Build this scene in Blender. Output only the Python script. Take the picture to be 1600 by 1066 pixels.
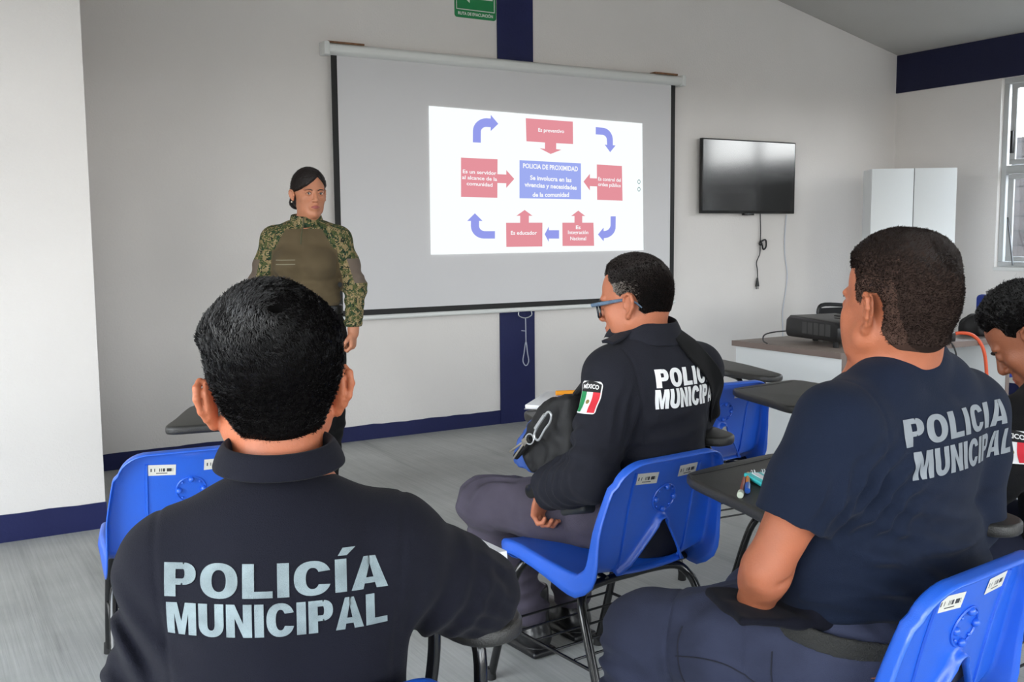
import bpy, bmesh, math, random
import numpy as np
from mathutils import Vector, Matrix
from mathutils.bvhtree import BVHTree
from mathutils.geometry import delaunay_2d_cdt
import openvdb as vdb

for _o in list(bpy.data.objects): bpy.data.objects.remove(_o)
SC = bpy.context.scene
COL = SC.collection

# ---------------------------------------------------------------- camera
def rot_cam(yaw, pitch, roll):
    cy, sy = math.cos(yaw), math.sin(yaw); cp, sp = math.cos(pitch), math.sin(pitch)
    cr, sr = math.cos(roll), math.sin(roll)
    f = Vector((sy*cp, cy*cp, -sp)); r = Vector((cy, -sy, 0)); u = r.cross(f)
    return cr*r+sr*u, -sr*r+cr*u, f
CAM_H = 1.35
F_PX = 1575.36
_r, _u, _f = rot_cam(0.539946, 0.1048577, -0.0081332)
cam_data = bpy.data.cameras.new('camera')
cam = bpy.data.objects.new('camera', cam_data); COL.objects.link(cam)
cam_data.sensor_width = 36.0
cam_data.lens = F_PX/1600*36.0
cam_data.clip_start = 0.02; cam_data.clip_end = 200
cam.matrix_world = Matrix(((_r.x, _u.x, -_f.x, 0), (_r.y, _u.y, -_f.y, 0), (_r.z, _u.z, -_f.z, CAM_H), (0, 0, 0, 1)))
SC.camera = cam

# ---------------------------------------------------------------- view / world / light
SC.view_settings.view_transform = 'Standard'
SC.view_settings.look = 'None'
SC.view_settings.gamma = 1
SC.view_settings.use_curve_mapping = False
SC.view_settings.exposure = 0.0
SC.cycles.max_bounces = 8
SC.cycles.diffuse_bounces = 5
SC.cycles.glossy_bounces = 4
SC.cycles.transmission_bounces = 6
SC.cycles.sample_clamp_indirect = 6
SC.cycles.use_adaptive_sampling = True
SC.cycles.use_denoising = True
SC.cycles.caustics_reflective = False
SC.cycles.caustics_refractive = False
w = bpy.data.worlds.new('sky'); SC.world = w; w.use_nodes = True
wn = w.node_tree.nodes; wl = w.node_tree.links
bg = wn['Background']
tc = wn.new('ShaderNodeTexCoord'); sep = wn.new('ShaderNodeSeparateXYZ'); rmp = wn.new('ShaderNodeValToRGB')
wl.new(tc.outputs['Generated'], sep.inputs[0]); wl.new(sep.outputs['Z'], rmp.inputs[0])
rmp.color_ramp.elements[0].position = 0.0; rmp.color_ramp.elements[0].color = (0.30, 0.27, 0.24, 1)
rmp.color_ramp.elements[1].position = 0.02; rmp.color_ramp.elements[1].color = (1.0, 0.97, 0.95, 1)
e_ = rmp.color_ramp.elements.new(0.5); e_.color = (0.80, 0.88, 1.0, 1)
wl.new(rmp.outputs[0], bg.inputs[0])
SKY = 15.5
bg.inputs[1].default_value = SKY

# ---------------------------------------------------------------- small helpers
def lin(c):
    c = c/255.0
    return c/12.92 if c <= 0.04045 else ((c+0.055)/1.055)**2.4
def rgb(r, g, b): return (lin(r), lin(g), lin(b), 1.0)

def mat(name, col, rough=0.5, metal=0.0, bump=0.0, bscale=60.0, var=0.0, vscale=6.0, sheen=0.0, spec=0.5, coat=0.0, aniso=None, emit=None, estr=0.0, bstretch=None, det=3.0, sss=0.0):
    m = bpy.data.materials.new(name); m.use_nodes = True
    nt = m.node_tree; N = nt.nodes; L = nt.links
    b = N['Principled BSDF']
    b.inputs['Base Color'].default_value = col
    b.inputs['Roughness'].default_value = rough
    b.inputs['Metallic'].default_value = metal
    b.inputs['Specular IOR Level'].default_value = spec
    b.inputs['Sheen Weight'].default_value = sheen
    b.inputs['Coat Weight'].default_value = coat
    if sss:
        b.inputs['Subsurface Weight'].default_value = sss
        b.inputs['Subsurface Radius'].default_value = (0.012, 0.004, 0.002)
        b.inputs['Subsurface Scale'].default_value = 1.0
    if emit:
        b.inputs['Emission Color'].default_value = emit; b.inputs['Emission Strength'].default_value = estr
    t = N.new('ShaderNodeTexCoord'); src = t.outputs['Object']
    if bstretch:
        mp = N.new('ShaderNodeMapping'); mp.inputs['Scale'].default_value = bstretch; L.new(src, mp.inputs[0]); bsrc = mp.outputs[0]
    else: bsrc = src
    if bump > 0:
        nz = N.new('ShaderNodeTexNoise'); nz.inputs['Scale'].default_value = bscale; nz.inputs['Detail'].default_value = det
        L.new(bsrc, nz.inputs['Vector'])
        bp = N.new('ShaderNodeBump'); bp.inputs['Strength'].default_value = bump; bp.inputs['Distance'].default_value = 0.01
        L.new(nz.outputs['Fac'], bp.inputs['Height']); L.new(bp.outputs[0], b.inputs['Normal'])
    if var > 0:
        nz = N.new('ShaderNodeTexNoise'); nz.inputs['Scale'].default_value = vscale; nz.inputs['Detail'].default_value = 4
        L.new(src, nz.inputs['Vector'])
        r = N.new('ShaderNodeValToRGB'); e = r.color_ramp.elements
        e[0].position = 0.3; e[1].position = 0.7
        e[0].color = tuple(max(0, c*(1-var)) for c in col[:3])+(1,)
        e[1].color = tuple(min(1, c*(1+var)) for c in col[:3])+(1,)
        L.new(nz.outputs['Fac'], r.inputs[0]); L.new(r.outputs[0], b.inputs['Base Color'])
    return m

def mesh_obj(name, verts, faces, material=None, parent=None, smooth=True, loc=None):
    me = bpy.data.meshes.new(name)
    me.from_pydata([tuple(v) for v in verts], [], [tuple(f) for f in faces]); me.update()
    if smooth: me.polygons.foreach_set('use_smooth', [True]*len(me.polygons))
    return link(name, me, material, parent, loc)
def link(name, me, material=None, parent=None, loc=None):
    o = bpy.data.objects.new(name, me); COL.objects.link(o)
    if material is not None:
        for mm in (material if isinstance(material, (list, tuple)) else [material]): me.materials.append(mm)
    if parent is not None: o.parent = parent
    if loc is not None: o.location = loc
    return o
def empty(name, loc=(0, 0, 0), rz=0.0):
    o = bpy.data.objects.new(name, None); COL.objects.link(o); o.empty_display_size = 0.1
    o.location = loc; o.rotation_euler = (0, 0, rz); return o
def tag(o, label, cat, group=None):
    o['label'] = label; o['category'] = cat
    if group: o['group'] = group
    return o
def struct(o): o['kind'] = 'structure'; return o

class MB:
    """collects simple shapes into one mesh"""
    def __init__(s): s.v = []; s.f = []; s.m = []; s.cm = 0
    def add(s, v, f):
        n = len(s.v); s.v += [tuple(a) for a in v]; s.f += [tuple(n+i for i in q) for q in f]; s.m += [s.cm]*len(f); return s
    def box(s, x0, x1, y0, y1, z0, z1):
        v = [(x0, y0, z0), (x1, y0, z0), (x1, y1, z0), (x0, y1, z0), (x0, y0, z1), (x1, y0, z1), (x1, y1, z1), (x0, y1, z1)]
        return s.add(v, [(0, 3, 2, 1), (4, 5, 6, 7), (0, 1, 5, 4), (1, 2, 6, 5), (2, 3, 7, 6), (3, 0, 4, 7)])
    def obox(s, c, ax, ay, az):
        c, ax, ay, az = map(Vector, (c, ax, ay, az))
        v = [c+sx*ax+sy*ay+sz*az for sz in (-1, 1) for sx, sy in ((-1, -1), (1, -1), (1, 1), (-1, 1))]
        return s.add(v, [(0, 3, 2, 1), (4, 5, 6, 7), (0, 1, 5, 4), (1, 2, 6, 5), (2, 3, 7, 6), (3, 0, 4, 7)])
    def tube(s, pts, r, n=10, res=0, cap=True, closed=False):
        P = [Vector(p) for p in pts]
        if res: P = catmull(P, res, closed)
        R = r if isinstance(r, (list, tuple)) else None
        m = len(P); rings = []; prev = None
        for i, p in enumerate(P):
            if closed: t = (P[(i+1) % m]-P[i-1])
            else: t = (P[min(i+1, m-1)]-P[max(i-1, 0)])
            t.normalize()
            if prev is None:
                a = t.orthogonal().normalized()
            else:
                a = prev-t*prev.dot(t)
                a = a.normalized() if a.length > 1e-6 else t.orthogonal().normalized()
            prev = a; b = t.cross(a)
            rr = (R[0]+(R[-1]-R[0])*i/(m-1) if len(R) == 2 else R[min(i, len(R)-1)]) if R else r
            rings.append([p+rr*(math.cos(2*math.pi*k/n)*a+math.sin(2*math.pi*k/n)*b) for k in range(n)])
        v = [q for g in rings for q in g]; f = []
        for i in range(m if closed else m-1):
            j = (i+1) % m
            for k in range(n): f.append((i*n+k, i*n+(k+1) % n, j*n+(k+1) % n, j*n+k))
        if cap and not closed: f.append(tuple(range(n-1, -1, -1))); f.append(tuple((m-1)*n+k for k in range(n)))
        return s.add(v, f)
    def cyl(s, c, r, h, n=20, axis=2, r2=None):
        r2 = r if r2 is None else r2
        a = [Vector((0, 0, 1)), Vector((1, 0, 0)), Vector((0, 1, 0))]
        ez = [Vector((1, 0, 0)), Vector((0, 1, 0)), Vector((0, 0, 1))][axis]
        ex = [Vector((0, 1, 0)), Vector((0, 0, 1)), Vector((1, 0, 0))][axis]; ey = ez.cross(ex)
        c = Vector(c); v = []
        for rr, hh in ((r, 0), (r2, h)):
            v += [c+ez*hh+rr*(math.cos(2*math.pi*k/n)*ex+math.sin(2*math.pi*k/n)*ey) for k in range(n)]
        f = [(k, (k+1) % n, n+(k+1) % n, n+k) for k in range(n)]+[tuple(range(n-1, -1, -1)), tuple(range(n, 2*n))]
        return s.add(v, f)
    def prism(s, poly, z0, z1, xf=None):
        n = len(poly); v = [(x, y, z0) for x, y in poly]+[(x, y, z1) for x, y in poly]
        if xf: v = [xf(p) for p in v]
        f = [(k, (k+1) % n, n+(k+1) % n, n+k) for k in range(n)]+[tuple(range(n-1, -1, -1)), tuple(range(n, 2*n))]
        return s.add(v, f)
    def ball(s, c, r, seg=12, rings=8):
        rr = r if isinstance(r, (list, tuple)) else (r, r, r); v = []; f = []
        for i in range(rings+1):
            th = math.pi*i/rings
            for j in range(seg):
                ph = 2*math.pi*j/seg
                v.append((c[0]+rr[0]*math.sin(th)*math.cos(ph), c[1]+rr[1]*math.sin(th)*math.sin(ph), c[2]+rr[2]*math.cos(th)))
        for i in range(rings):
            for j in range(seg): f.append((i*seg+j, (i+1)*seg+j, (i+1)*seg+(j+1) % seg, i*seg+(j+1) % seg))
        return s.add(v, f)
    def build(s, name, material=None, parent=None, smooth=False, bevel=0.0, loc=None, bseg=2, ang=40):
        me = bpy.data.meshes.new(name); me.from_pydata(s.v, [], s.f); me.update()
        if any(s.m): me.polygons.foreach_set('material_index', s.m)
        bm = bmesh.new(); bm.from_mesh(me)
        bmesh.ops.remove_doubles(bm, verts=bm.verts, dist=1e-6)
        bmesh.ops.recalc_face_normals(bm, faces=bm.faces)
        if bevel > 0:
            ed = [e for e in bm.edges if len(e.link_faces) == 2 and e.calc_face_angle(0) > math.radians(ang)]
            bmesh.ops.bevel(bm, geom=ed, offset=bevel, segments=bseg, profile=0.5, affect='EDGES', clamp_overlap=True)
        bm.to_mesh(me); bm.free()
        if smooth or bevel > 0:
            me.polygons.foreach_set('use_smooth', [True]*len(me.polygons))
            me.set_sharp_from_angle(angle=math.radians(38))
        return link(name, me, material, parent, loc)

def catmull(P, res, closed=False):
    out = []; m = len(P)
    rng = range(m) if closed else range(m-1)
    for i in rng:
        if closed: p0, p1, p2, p3 = P[i-1], P[i], P[(i+1) % m], P[(i+2) % m]
        else: p0, p1, p2, p3 = P[max(i-1, 0)], P[i], P[i+1], P[min(i+2, m-1)]
        for k in range(res):
            t = k/res
            out.append(0.5*((2*p1)+(-p0+p2)*t+(2*p0-5*p1+4*p2-p3)*t*t+(-p0+3*p1-3*p2+p3)*t**3))
    if not closed: out.append(P[-1].copy())
    return out

def copy_tree(o, parent=None):
    c = o.copy(); COL.objects.link(c)
    if parent is not None: c.parent = parent
    for ch in list(o.children): copy_tree(ch, c)
    return c

def text_mesh(s, size=1.0, bold=0.0, align='CENTER', sx=1.0, space=1.0, line=1.0, shear=0.0):
    """flat text as (verts Nx2, faces) centred on its own bounding box"""
    cu = bpy.data.curves.new('lettering_source', 'FONT'); cu.body = s; cu.size = size; cu.align_x = align
    cu.offset = bold; cu.space_character = space; cu.space_line = line; cu.resolution_u = 3; cu.shear = shear
    cu.fill_mode = 'FRONT' if False else cu.fill_mode
    o = bpy.data.objects.new('lettering_source', cu); COL.objects.link(o)
    dg = bpy.context.evaluated_depsgraph_get()
    me = bpy.data.meshes.new_from_object(o.evaluated_get(dg))
    v = np.array([q.co[:2] for q in me.vertices]); f = [tuple(p.vertices) for p in me.polygons]
    bpy.data.objects.remove(o); bpy.data.meshes.remove(me); bpy.data.curves.remove(cu)
    lo, hi = v.min(0), v.max(0); v = (v-(lo+hi)/2); v[:, 0] *= sx
    return v, f, (hi-lo)*np.array([sx, 1])

def subdivided_text(v, f, maxlen):
    bm = bmesh.new(); vs = [bm.verts.new((a, b, 0)) for a, b in v]
    for q in f:
        try: bm.faces.new([vs[i] for i in q])
        except ValueError: pass
    bmesh.ops.remove_doubles(bm, verts=bm.verts, dist=1e-6)
    bmesh.ops.triangulate(bm, faces=bm.faces)
    for _ in range(7):
        ed = [e for e in bm.edges if e.calc_length() > maxlen]
        if not ed: break
        bmesh.ops.subdivide_edges(bm, edges=ed, cuts=1)
        bmesh.ops.triangulate(bm, faces=[x for x in bm.faces if len(x.verts) > 3])
    bm.verts.index_update()
    V = np.array([x.co[:2] for x in bm.verts]); F = [tuple(y.index for y in x.verts) for x in bm.faces]
    bm.free(); return V, F

def bvh_of(o):
    me = o.data; mw = o.matrix_basis
    return BVHTree.FromPolygons([mw @ v.co for v in me.vertices], [p.vertices for p in me.polygons])

def project(name, V, F, tree, origin, right, up, direc, material, parent, off=0.0015, thick=0.0):
    """lays a flat figure onto a surface along direc"""
    right, up, direc, origin = map(Vector, (right, up, direc, origin)); direc.normalize()
    out = []; ok = []
    for a, b in V:
        p = origin+right*a+up*b
        h = tree.ray_cast(p, direc, 1.0)
        if h[0] is None: out.append(p); ok.append(False)
        else:
            n = h[1]; n = n if n.dot(direc) < 0 else -n
            out.append(h[0]+n*off*0.6-direc*off*0.5); ok.append(True)
    F2 = [q for q in F if all(ok[i] for i in q)]
    used = sorted({i for q in F2 for i in q}); mp = {k: i for i, k in enumerate(used)}
    o = mesh_obj(name, [out[k] for k in used], [tuple(mp[i] for i in q) for q in F2], material, parent)
    return o

# ---------------------------------------------------------------- implicit surfaces (numpy field -> openvdb polygons)
class Frame:
    """local -> world placement used while modelling"""
    def __init__(s, t=(0, 0, 0), rot=None, sc=1.0):
        s.t = np.array(t, float); s.R = np.eye(3) if rot is None else np.array(rot, float); s.s = sc
    def p(s, a): return s.R @ (np.array(a, float)*s.s)+s.t
def rz(a): c, q = math.cos(a), math.sin(a); return np.array([[c, -q, 0], [q, c, 0], [0, 0, 1.0]])
def rx(a): c, q = math.cos(a), math.sin(a); return np.array([[1.0, 0, 0], [0, c, -q], [0, q, c]])
def ry(a): c, q = math.cos(a), math.sin(a); return np.array([[c, 0, q], [0, 1.0, 0], [-q, 0, c]])

class Vol:
    def __init__(s, lo, hi, h, fine=None, hc=None):
        """fine: {axis: [(a, b), ...]} ranges kept at spacing h, the rest of that axis at hc"""
        s.h = h; s.hm = h; s.ax = []
        for i in range(3):
            rg = (fine or {}).get(i)
            if not rg: a = np.arange(lo[i], hi[i]+h, h)
            else:
                s.hm = hc; pts = []; cur = lo[i]
                for p, q in sorted(rg):
                    p = max(p, lo[i]); q = min(q, hi[i])
                    if p > cur: n = max(1, int(math.ceil((p-cur)/hc))); pts += list(np.linspace(cur, p, n, endpoint=False))
                    n = max(1, int(math.ceil((q-p)/h))); pts += list(np.linspace(p, q, n, endpoint=False)); cur = q
                if cur < hi[i]: n = max(1, int(math.ceil((hi[i]-cur)/hc))); pts += list(np.linspace(cur, hi[i], n+1))
                else: pts.append(cur)
                a = np.array(pts)
            s.ax.append(a.astype(np.float32))
        s.n = np.array([len(a) for a in s.ax])
        s.F = np.full(tuple(s.n), 0.08, np.float32)
    def _sl(s, lo, hi):
        a = [int(np.searchsorted(s.ax[i], lo[i])) for i in range(3)]; b = [int(np.searchsorted(s.ax[i], hi[i])) for i in range(3)]
        if any(b[i] <= a[i] for i in range(3)): return None
        sl = tuple(slice(a[i], b[i]) for i in range(3))
        X = s.ax[0][sl[0]][:, None, None]; Y = s.ax[1][sl[1]][None, :, None]; Z = s.ax[2][sl[2]][None, None, :]
        return sl, X, Y, Z
    def cut(s, p, n, R):
        """locally (within R of p) keep only the side n points to"""
        n = np.array(n, float); n /= np.linalg.norm(n); p = np.array(p, float)
        g = s._sl(p-R, p+R)
        if g is None: return s
        sl, X, Y, Z = g
        D = -((X-p[0])*n[0]+(Y-p[1])*n[1]+(Z-p[2])*n[2])
        r2 = (X-p[0])**2+(Y-p[1])**2+(Z-p[2])**2
        f = s.F[sl]; s.F[sl] = np.where(r2 < R*R, np.maximum(f, D), f).astype(np.float32); return s
    def comb(s, sl, d, k, op):
        f = s.F[sl]; d = d.astype(np.float32)
        if op == 'u':
            if k > 0:
                h = np.clip(0.5+0.5*(f-d)/k, 0, 1); s.F[sl] = f+(d-f)*h-k*h*(1-h)
            else: s.F[sl] = np.minimum(f, d)
        elif op == 's':
            d = -d
            if k > 0:
                h = np.clip(0.5-0.5*(f-d)/k, 0, 1); s.F[sl] = f+(d-f)*h+k*h*(1-h)
            else: s.F[sl] = np.maximum(f, d)
    def cap(s, a, b, ra, rb=None, k=0.02, op='u', flat=None):
        rb = ra if rb is None else rb; a = np.array(a, float); b = np.array(b, float); m = max(ra, rb)+k+0.02
        g = s._sl(np.minimum(a, b)-m, np.maximum(a, b)+m)
        if g is None: return s
        sl, X, Y, Z = g; d = b-a; L2 = max(d@d, 1e-12)
        px, py, pz = X-a[0], Y-a[1], Z-a[2]
        t = np.clip((px*d[0]+py*d[1]+pz*d[2])/L2, 0, 1)
        D = np.sqrt((px-t*d[0])**2+(py-t*d[1])**2+(pz-t*d[2])**2)-(ra+(rb-ra)*t)
        s.comb(sl, D, k, op); return s
    def chain(s, pts, rs, k=0.02, op='u'):
        for i in range(len(pts)-1): s.cap(pts[i], pts[i+1], rs[i], rs[i+1], k, op)
        return s
    def ell(s, c, r, rot=None, k=0.02, op='u'):
        c = np.array(c, float); r = np.array(r, float); m = max(r)+k+0.02
        g = s._sl(c-m, c+m)
        if g is None: return s
        sl, X, Y, Z = g; px, py, pz = X-c[0], Y-c[1], Z-c[2]
        if rot is not None:
            Q = np.array(rot).T
            qx = Q[0, 0]*px+Q[0, 1]*py+Q[0, 2]*pz; qy = Q[1, 0]*px+Q[1, 1]*py+Q[1, 2]*pz; qz = Q[2, 0]*px+Q[2, 1]*py+Q[2, 2]*pz
        else: qx, qy, qz = px, py, pz
        k0 = np.sqrt((qx/r[0])**2+(qy/r[1])**2+(qz/r[2])**2)+1e-9
        k1 = np.sqrt((qx/r[0]**2)**2+(qy/r[1]**2)**2+(qz/r[2]**2)**2)+1e-9
        D = k0*(k0-1)/k1
        s.comb(sl, np.maximum(D, -0.08), k, op); return s
    def box(s, c, r, rot=None, rd=0.005, k=0.0, op='u'):
        c = np.array(c, float); m = np.linalg.norm(r)+k+0.02
        g = s._sl(c-m, c+m)
        if g is None: return s
        sl, X, Y, Z = g; px, py, pz = X-c[0], Y-c[1], Z-c[2]
        Q = np.eye(3) if rot is None else np.array(rot).T
        q = [np.abs(Q[i, 0]*px+Q[i, 1]*py+Q[i, 2]*pz)-(r[i]-rd) for i in range(3)]
        D = np.sqrt(sum(np.maximum(a, 0)**2 for a in q))+np.minimum(np.maximum(np.maximum(q[0], q[1]), q[2]), 0)-rd
        s.comb(sl, D, k, op); return s
    def plane_cut(s, p, n, k=0.0):
        """keep the side n points to"""
        n = np.array(n, float); n = n/np.linalg.norm(n)
        X = s.ax[0][:, None, None]; Y = s.ax[1][None, :, None]; Z = s.ax[2][None, None, :]
        D = -((X-p[0])*n[0]+(Y-p[1])*n[1]+(Z-p[2])*n[2])
        if k > 0:
            h = np.clip(0.5-0.5*(s.F-D)/k, 0, 1); s.F = (s.F+(D-s.F)*h+k*h*(1-h)).astype(np.float32)
        else: s.F = np.maximum(s.F, D).astype(np.float32)
        return s
    def disp(s, fn, band=0.03):
        idx = np.nonzero(np.abs(s.F) < band)
        P = np.stack([s.ax[i][idx[i]] for i in range(3)], 1)
        s.F[idx] += fn(P).astype(np.float32); return s
    def mesh(s, adapt=0.0, smooth=0):
        F = s.F.copy()
        F[0] = F[-1] = 0.02; F[:, 0] = F[:, -1] = 0.02; F[:, :, 0] = F[:, :, -1] = 0.02
        bgv = 3*s.hm
        F = np.clip(F, -bgv, bgv)
        g = vdb.FloatGrid(bgv); g.copyFromArray(F)
        pts, tris, quads = g.convertToPolygons(isovalue=0.0, adaptivity=adapt)
        I = np.array(pts); V = np.stack([np.interp(I[:, i], np.arange(s.n[i]), s.ax[i]) for i in range(3)], 1)
        fs = [tuple(int(i) for i in q[::-1]) for q in quads]+[tuple(int(i) for i in q[::-1]) for q in tris]
        return V, fs
    def build(s, name, material, parent=None, adapt=0.0, smooth=2, origin=(0, 0, 0)):
        V, fs = s.mesh(adapt)
        V = V-np.array(origin)
        me = bpy.data.meshes.new(name); me.from_pydata(V.tolist(), [], fs); me.update()
        if smooth:
            bm = bmesh.new(); bm.from_mesh(me)
            for _ in range(smooth): bmesh.ops.smooth_vert(bm, verts=bm.verts, factor=0.5, use_axis_x=True, use_axis_y=True, use_axis_z=True)
            bm.to_mesh(me); bm.free()
        me.polygons.foreach_set('use_smooth', [True]*len(me.polygons))
        return link(name, me, material, parent, origin if any(origin) else None)

def snoise(P, scale, seed=0, n=7):
    """smooth pseudo noise in about -1..1"""
    rs = np.random.RandomState(seed); out = np.zeros(len(P))
    for i in range(n):
        d = rs.normal(size=3); d /= np.linalg.norm(d); k = 2*math.pi/scale*rs.uniform(0.6, 1.5)
        out += np.sin(P@d*k+rs.uniform(0, 6.28)+0.8*np.sin(P@rs.normal(size=3)*k*0.35))
    return out/math.sqrt(n)/1.2
def folds(P, c, wave, R, wl, amp, seed=0, sharp=1.0, warp=0.3, asp=None):
    """localised cloth folds: crests perpendicular to wave, faded by a gaussian of radius R"""
    wv = np.array(wave, float); wv /= np.linalg.norm(wv); q = P-np.array(c)
    if asp is not None: r2 = ((q/np.array(asp))**2).sum(1)
    else: r2 = (q**2).sum(1)/R**2
    ph = q@wv/wl*2*math.pi+warp*6*snoise(P, wl*5, seed)
    s = 0.5+0.5*np.sin(ph); s = s**sharp
    return -amp*s*np.exp(-r2)
# ================================================================= ROOM
D = 6.174; XR = 7.775; XL = -2.6; YB = -3.2; PY = 4.94; PX = 0.735
def wall_mat(name, col, rough=0.75):
    m = mat(name, col, rough, bump=0.18, bscale=90, var=0.03, vscale=1.3, spec=0.25)
    return m
M = {}
M['wall'] = wall_mat('white_plaster', rgb(222, 218, 215))
M['navy'] = mat('navy_paint', rgb(26, 32, 78), 0.5, bump=0.15, bscale=70, var=0.10, vscale=3, spec=0.3)
M['navy_dark'] = mat('navy_beam_paint', rgb(20, 24, 54), 0.6, bump=0.15, bscale=70, var=0.06, vscale=3, spec=0.3)
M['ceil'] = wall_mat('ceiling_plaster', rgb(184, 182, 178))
M['white'] = mat('white_enamel', rgb(226, 226, 224), 0.4)
M['alu'] = mat('aluminium', rgb(196, 198, 200), 0.35, 0.6)
M['win'] = mat('grey_painted_aluminium', rgb(186, 188, 188), 0.45)
M['black'] = mat('black_plastic', rgb(22, 22, 24), 0.4, bump=0.05, bscale=200)

def floor_mat():
    m = bpy.data.materials.new('brushed_concrete'); m.use_nodes = True
    N = m.node_tree.nodes; L = m.node_tree.links; b = N['Principled BSDF']
    t = N.new('ShaderNodeTexCoord')
    n1 = N.new('ShaderNodeTexNoise'); n1.inputs['Scale'].default_value = 1.1; n1.inputs['Detail'].default_value = 6; n1.inputs['Roughness'].default_value = 0.6
    L.new(t.outputs['Object'], n1.inputs['Vector'])
    r1 = N.new('ShaderNodeValToRGB'); e = r1.color_ramp.elements; e[0].position = 0.32; e[1].position = 0.7
    e[0].color = rgb(160, 161, 158); e[1].color = rgb(194, 195, 192); L.new(n1.outputs['Fac'], r1.inputs[0])
    # broom strokes running away from the wall
    mp = N.new('ShaderNodeMapping'); mp.inputs['Rotation'].default_value = (0, 0, math.radians(24)); mp.inputs['Scale'].default_value = (90, 2.2, 1)
    L.new(t.outputs['Object'], mp.inputs[0])
    n2 = N.new('ShaderNodeTexNoise'); n2.inputs['Scale'].default_value = 1.0; n2.inputs['Detail'].default_value = 5; L.new(mp.outputs[0], n2.inputs['Vector'])
    mx = N.new('ShaderNodeMix'); mx.data_type = 'RGBA'; mx.blend_type = 'MULTIPLY'; mx.inputs['Factor'].default_value = 0.5
    r2 = N.new('ShaderNodeValToRGB'); e = r2.color_ramp.elements; e[0].position = 0.3; e[1].position = 0.62; e[0].color = (0.68, 0.68, 0.67, 1); e[1].color = (1, 1, 1, 1)
    L.new(n2.outputs['Fac'], r2.inputs[0]); L.new(r1.outputs[0], mx.inputs['A']); L.new(r2.outputs[0], mx.inputs['B'])
    # long darker trowel scuffs
    mp3 = N.new('ShaderNodeMapping'); mp3.inputs['Rotation'].default_value = (0, 0, math.radians(-62)); mp3.inputs['Scale'].default_value = (6, 0.5, 1)
    L.new(t.outputs['Object'], mp3.inputs[0])
    n3 = N.new('ShaderNodeTexNoise'); n3.inputs['Scale'].default_value = 1.2; n3.inputs['Detail'].default_value = 3; L.new(mp3.outputs[0], n3.inputs['Vector'])
    r3 = N.new('ShaderNodeValToRGB'); e = r3.color_ramp.elements; e[0].position = 0.28; e[1].position = 0.42; e[0].color = (0.62, 0.62, 0.61, 1); e[1].color = (1, 1, 1, 1)
    L.new(n3.outputs['Fac'], r3.inputs[0])
    mx2 = N.new('ShaderNodeMix'); mx2.data_type = 'RGBA'; mx2.blend_type = 'MULTIPLY'; mx2.inputs['Factor'].default_value = 0.6
    L.new(mx.outputs['Result'], mx2.inputs['A']); L.new(r3.outputs[0], mx2.inputs['B']); L.new(mx2.outputs['Result'], b.inputs['Base Color'])
    b.inputs['Roughness'].default_value = 0.55; b.inputs['Specular IOR Level'].default_value = 0.35
    bp = N.new('ShaderNodeBump'); bp.inputs['Strength'].default_value = 0.25; bp.inputs['Distance'].default_value = 0.004
    L.new(n2.outputs['Fac'], bp.inputs['Height']); L.new(bp.outputs[0], b.inputs['Normal'])
    return m
M['floor'] = floor_mat()

TH = 0.18
struct(MB().box(XL-TH, XR+TH, YB-TH, D+TH, -0.12, 0).build('floor', M['floor']))
def zc(x): return 2.927+0.213*(XR-x) if x > 2.6 else 2.927+0.213*(XR-2.6)-0.213*(2.6-x)
def gable(y0, y1, x0, x1, z0=0.0):
    xs = [x0]+([2.6] if x0 < 2.6 < x1 else [])+[x1]
    top = [(x, zc(x)) for x in reversed(xs)]
    poly = [(x0, z0), (x1, z0)]+top
    mb = MB(); n = len(poly)
    v = [(x, y0, z) for x, z in poly]+[(x, y1, z) for x, z in poly]
    mb.add(v, [tuple(range(n)), tuple(range(2*n-1, n-1, -1))]+[(k, n+k, n+(k+1) % n, (k+1) % n) for k in range(n)])
    return mb
struct(gable(D, D+TH, XL, XR+TH).build('wall_front', M['wall']))
struct(gable(PY, D-0.001, XL, PX).build('wall_front_left', M['wall']))
# ceiling: two slopes
mb = MB()
xs = [XL-TH, 2.6, XR+TH]
v = []
for dz in (0, 0.15):
    for y in (YB-TH, D+TH):
        for x in xs: v.append((x, y, zc(x)+dz+0.002))
mb.add(v, [(0, 3, 4, 1), (1, 4, 5, 2), (6, 7, 10, 9), (7, 8, 11, 10), (0, 1, 7, 6), (1, 2, 8, 7), (3, 9, 10, 4), (4, 10, 11, 5), (0, 6, 9, 3), (2, 5, 11, 8)])
struct(mb.build('ceiling', M['ceil']))

def holed_wall(name, axis, p0, p1, lo, hi, ztop, holes, m):
    """wall slab in plane axis=p0..p1 spanning lo..hi, with rectangular openings (a0,a1,z0,z1)"""
    mb = MB()
    hs = sorted(holes); cur = lo
    def bx(a, b, z0, z1):
        if b-a < 1e-4 or z1-z0 < 1e-4: return
        if axis == 'x': mb.box(p0, p1, a, b, z0, z1)
        else: mb.box(a, b, p0, p1, z0, z1)
    for a, b, z0, z1 in hs:
        bx(cur, a, 0, ztop); bx(a, b, 0, z0); bx(a, b, z1, ztop); cur = b
    bx(cur, hi, 0, ztop)
    return struct(mb.build(name, m))
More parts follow.
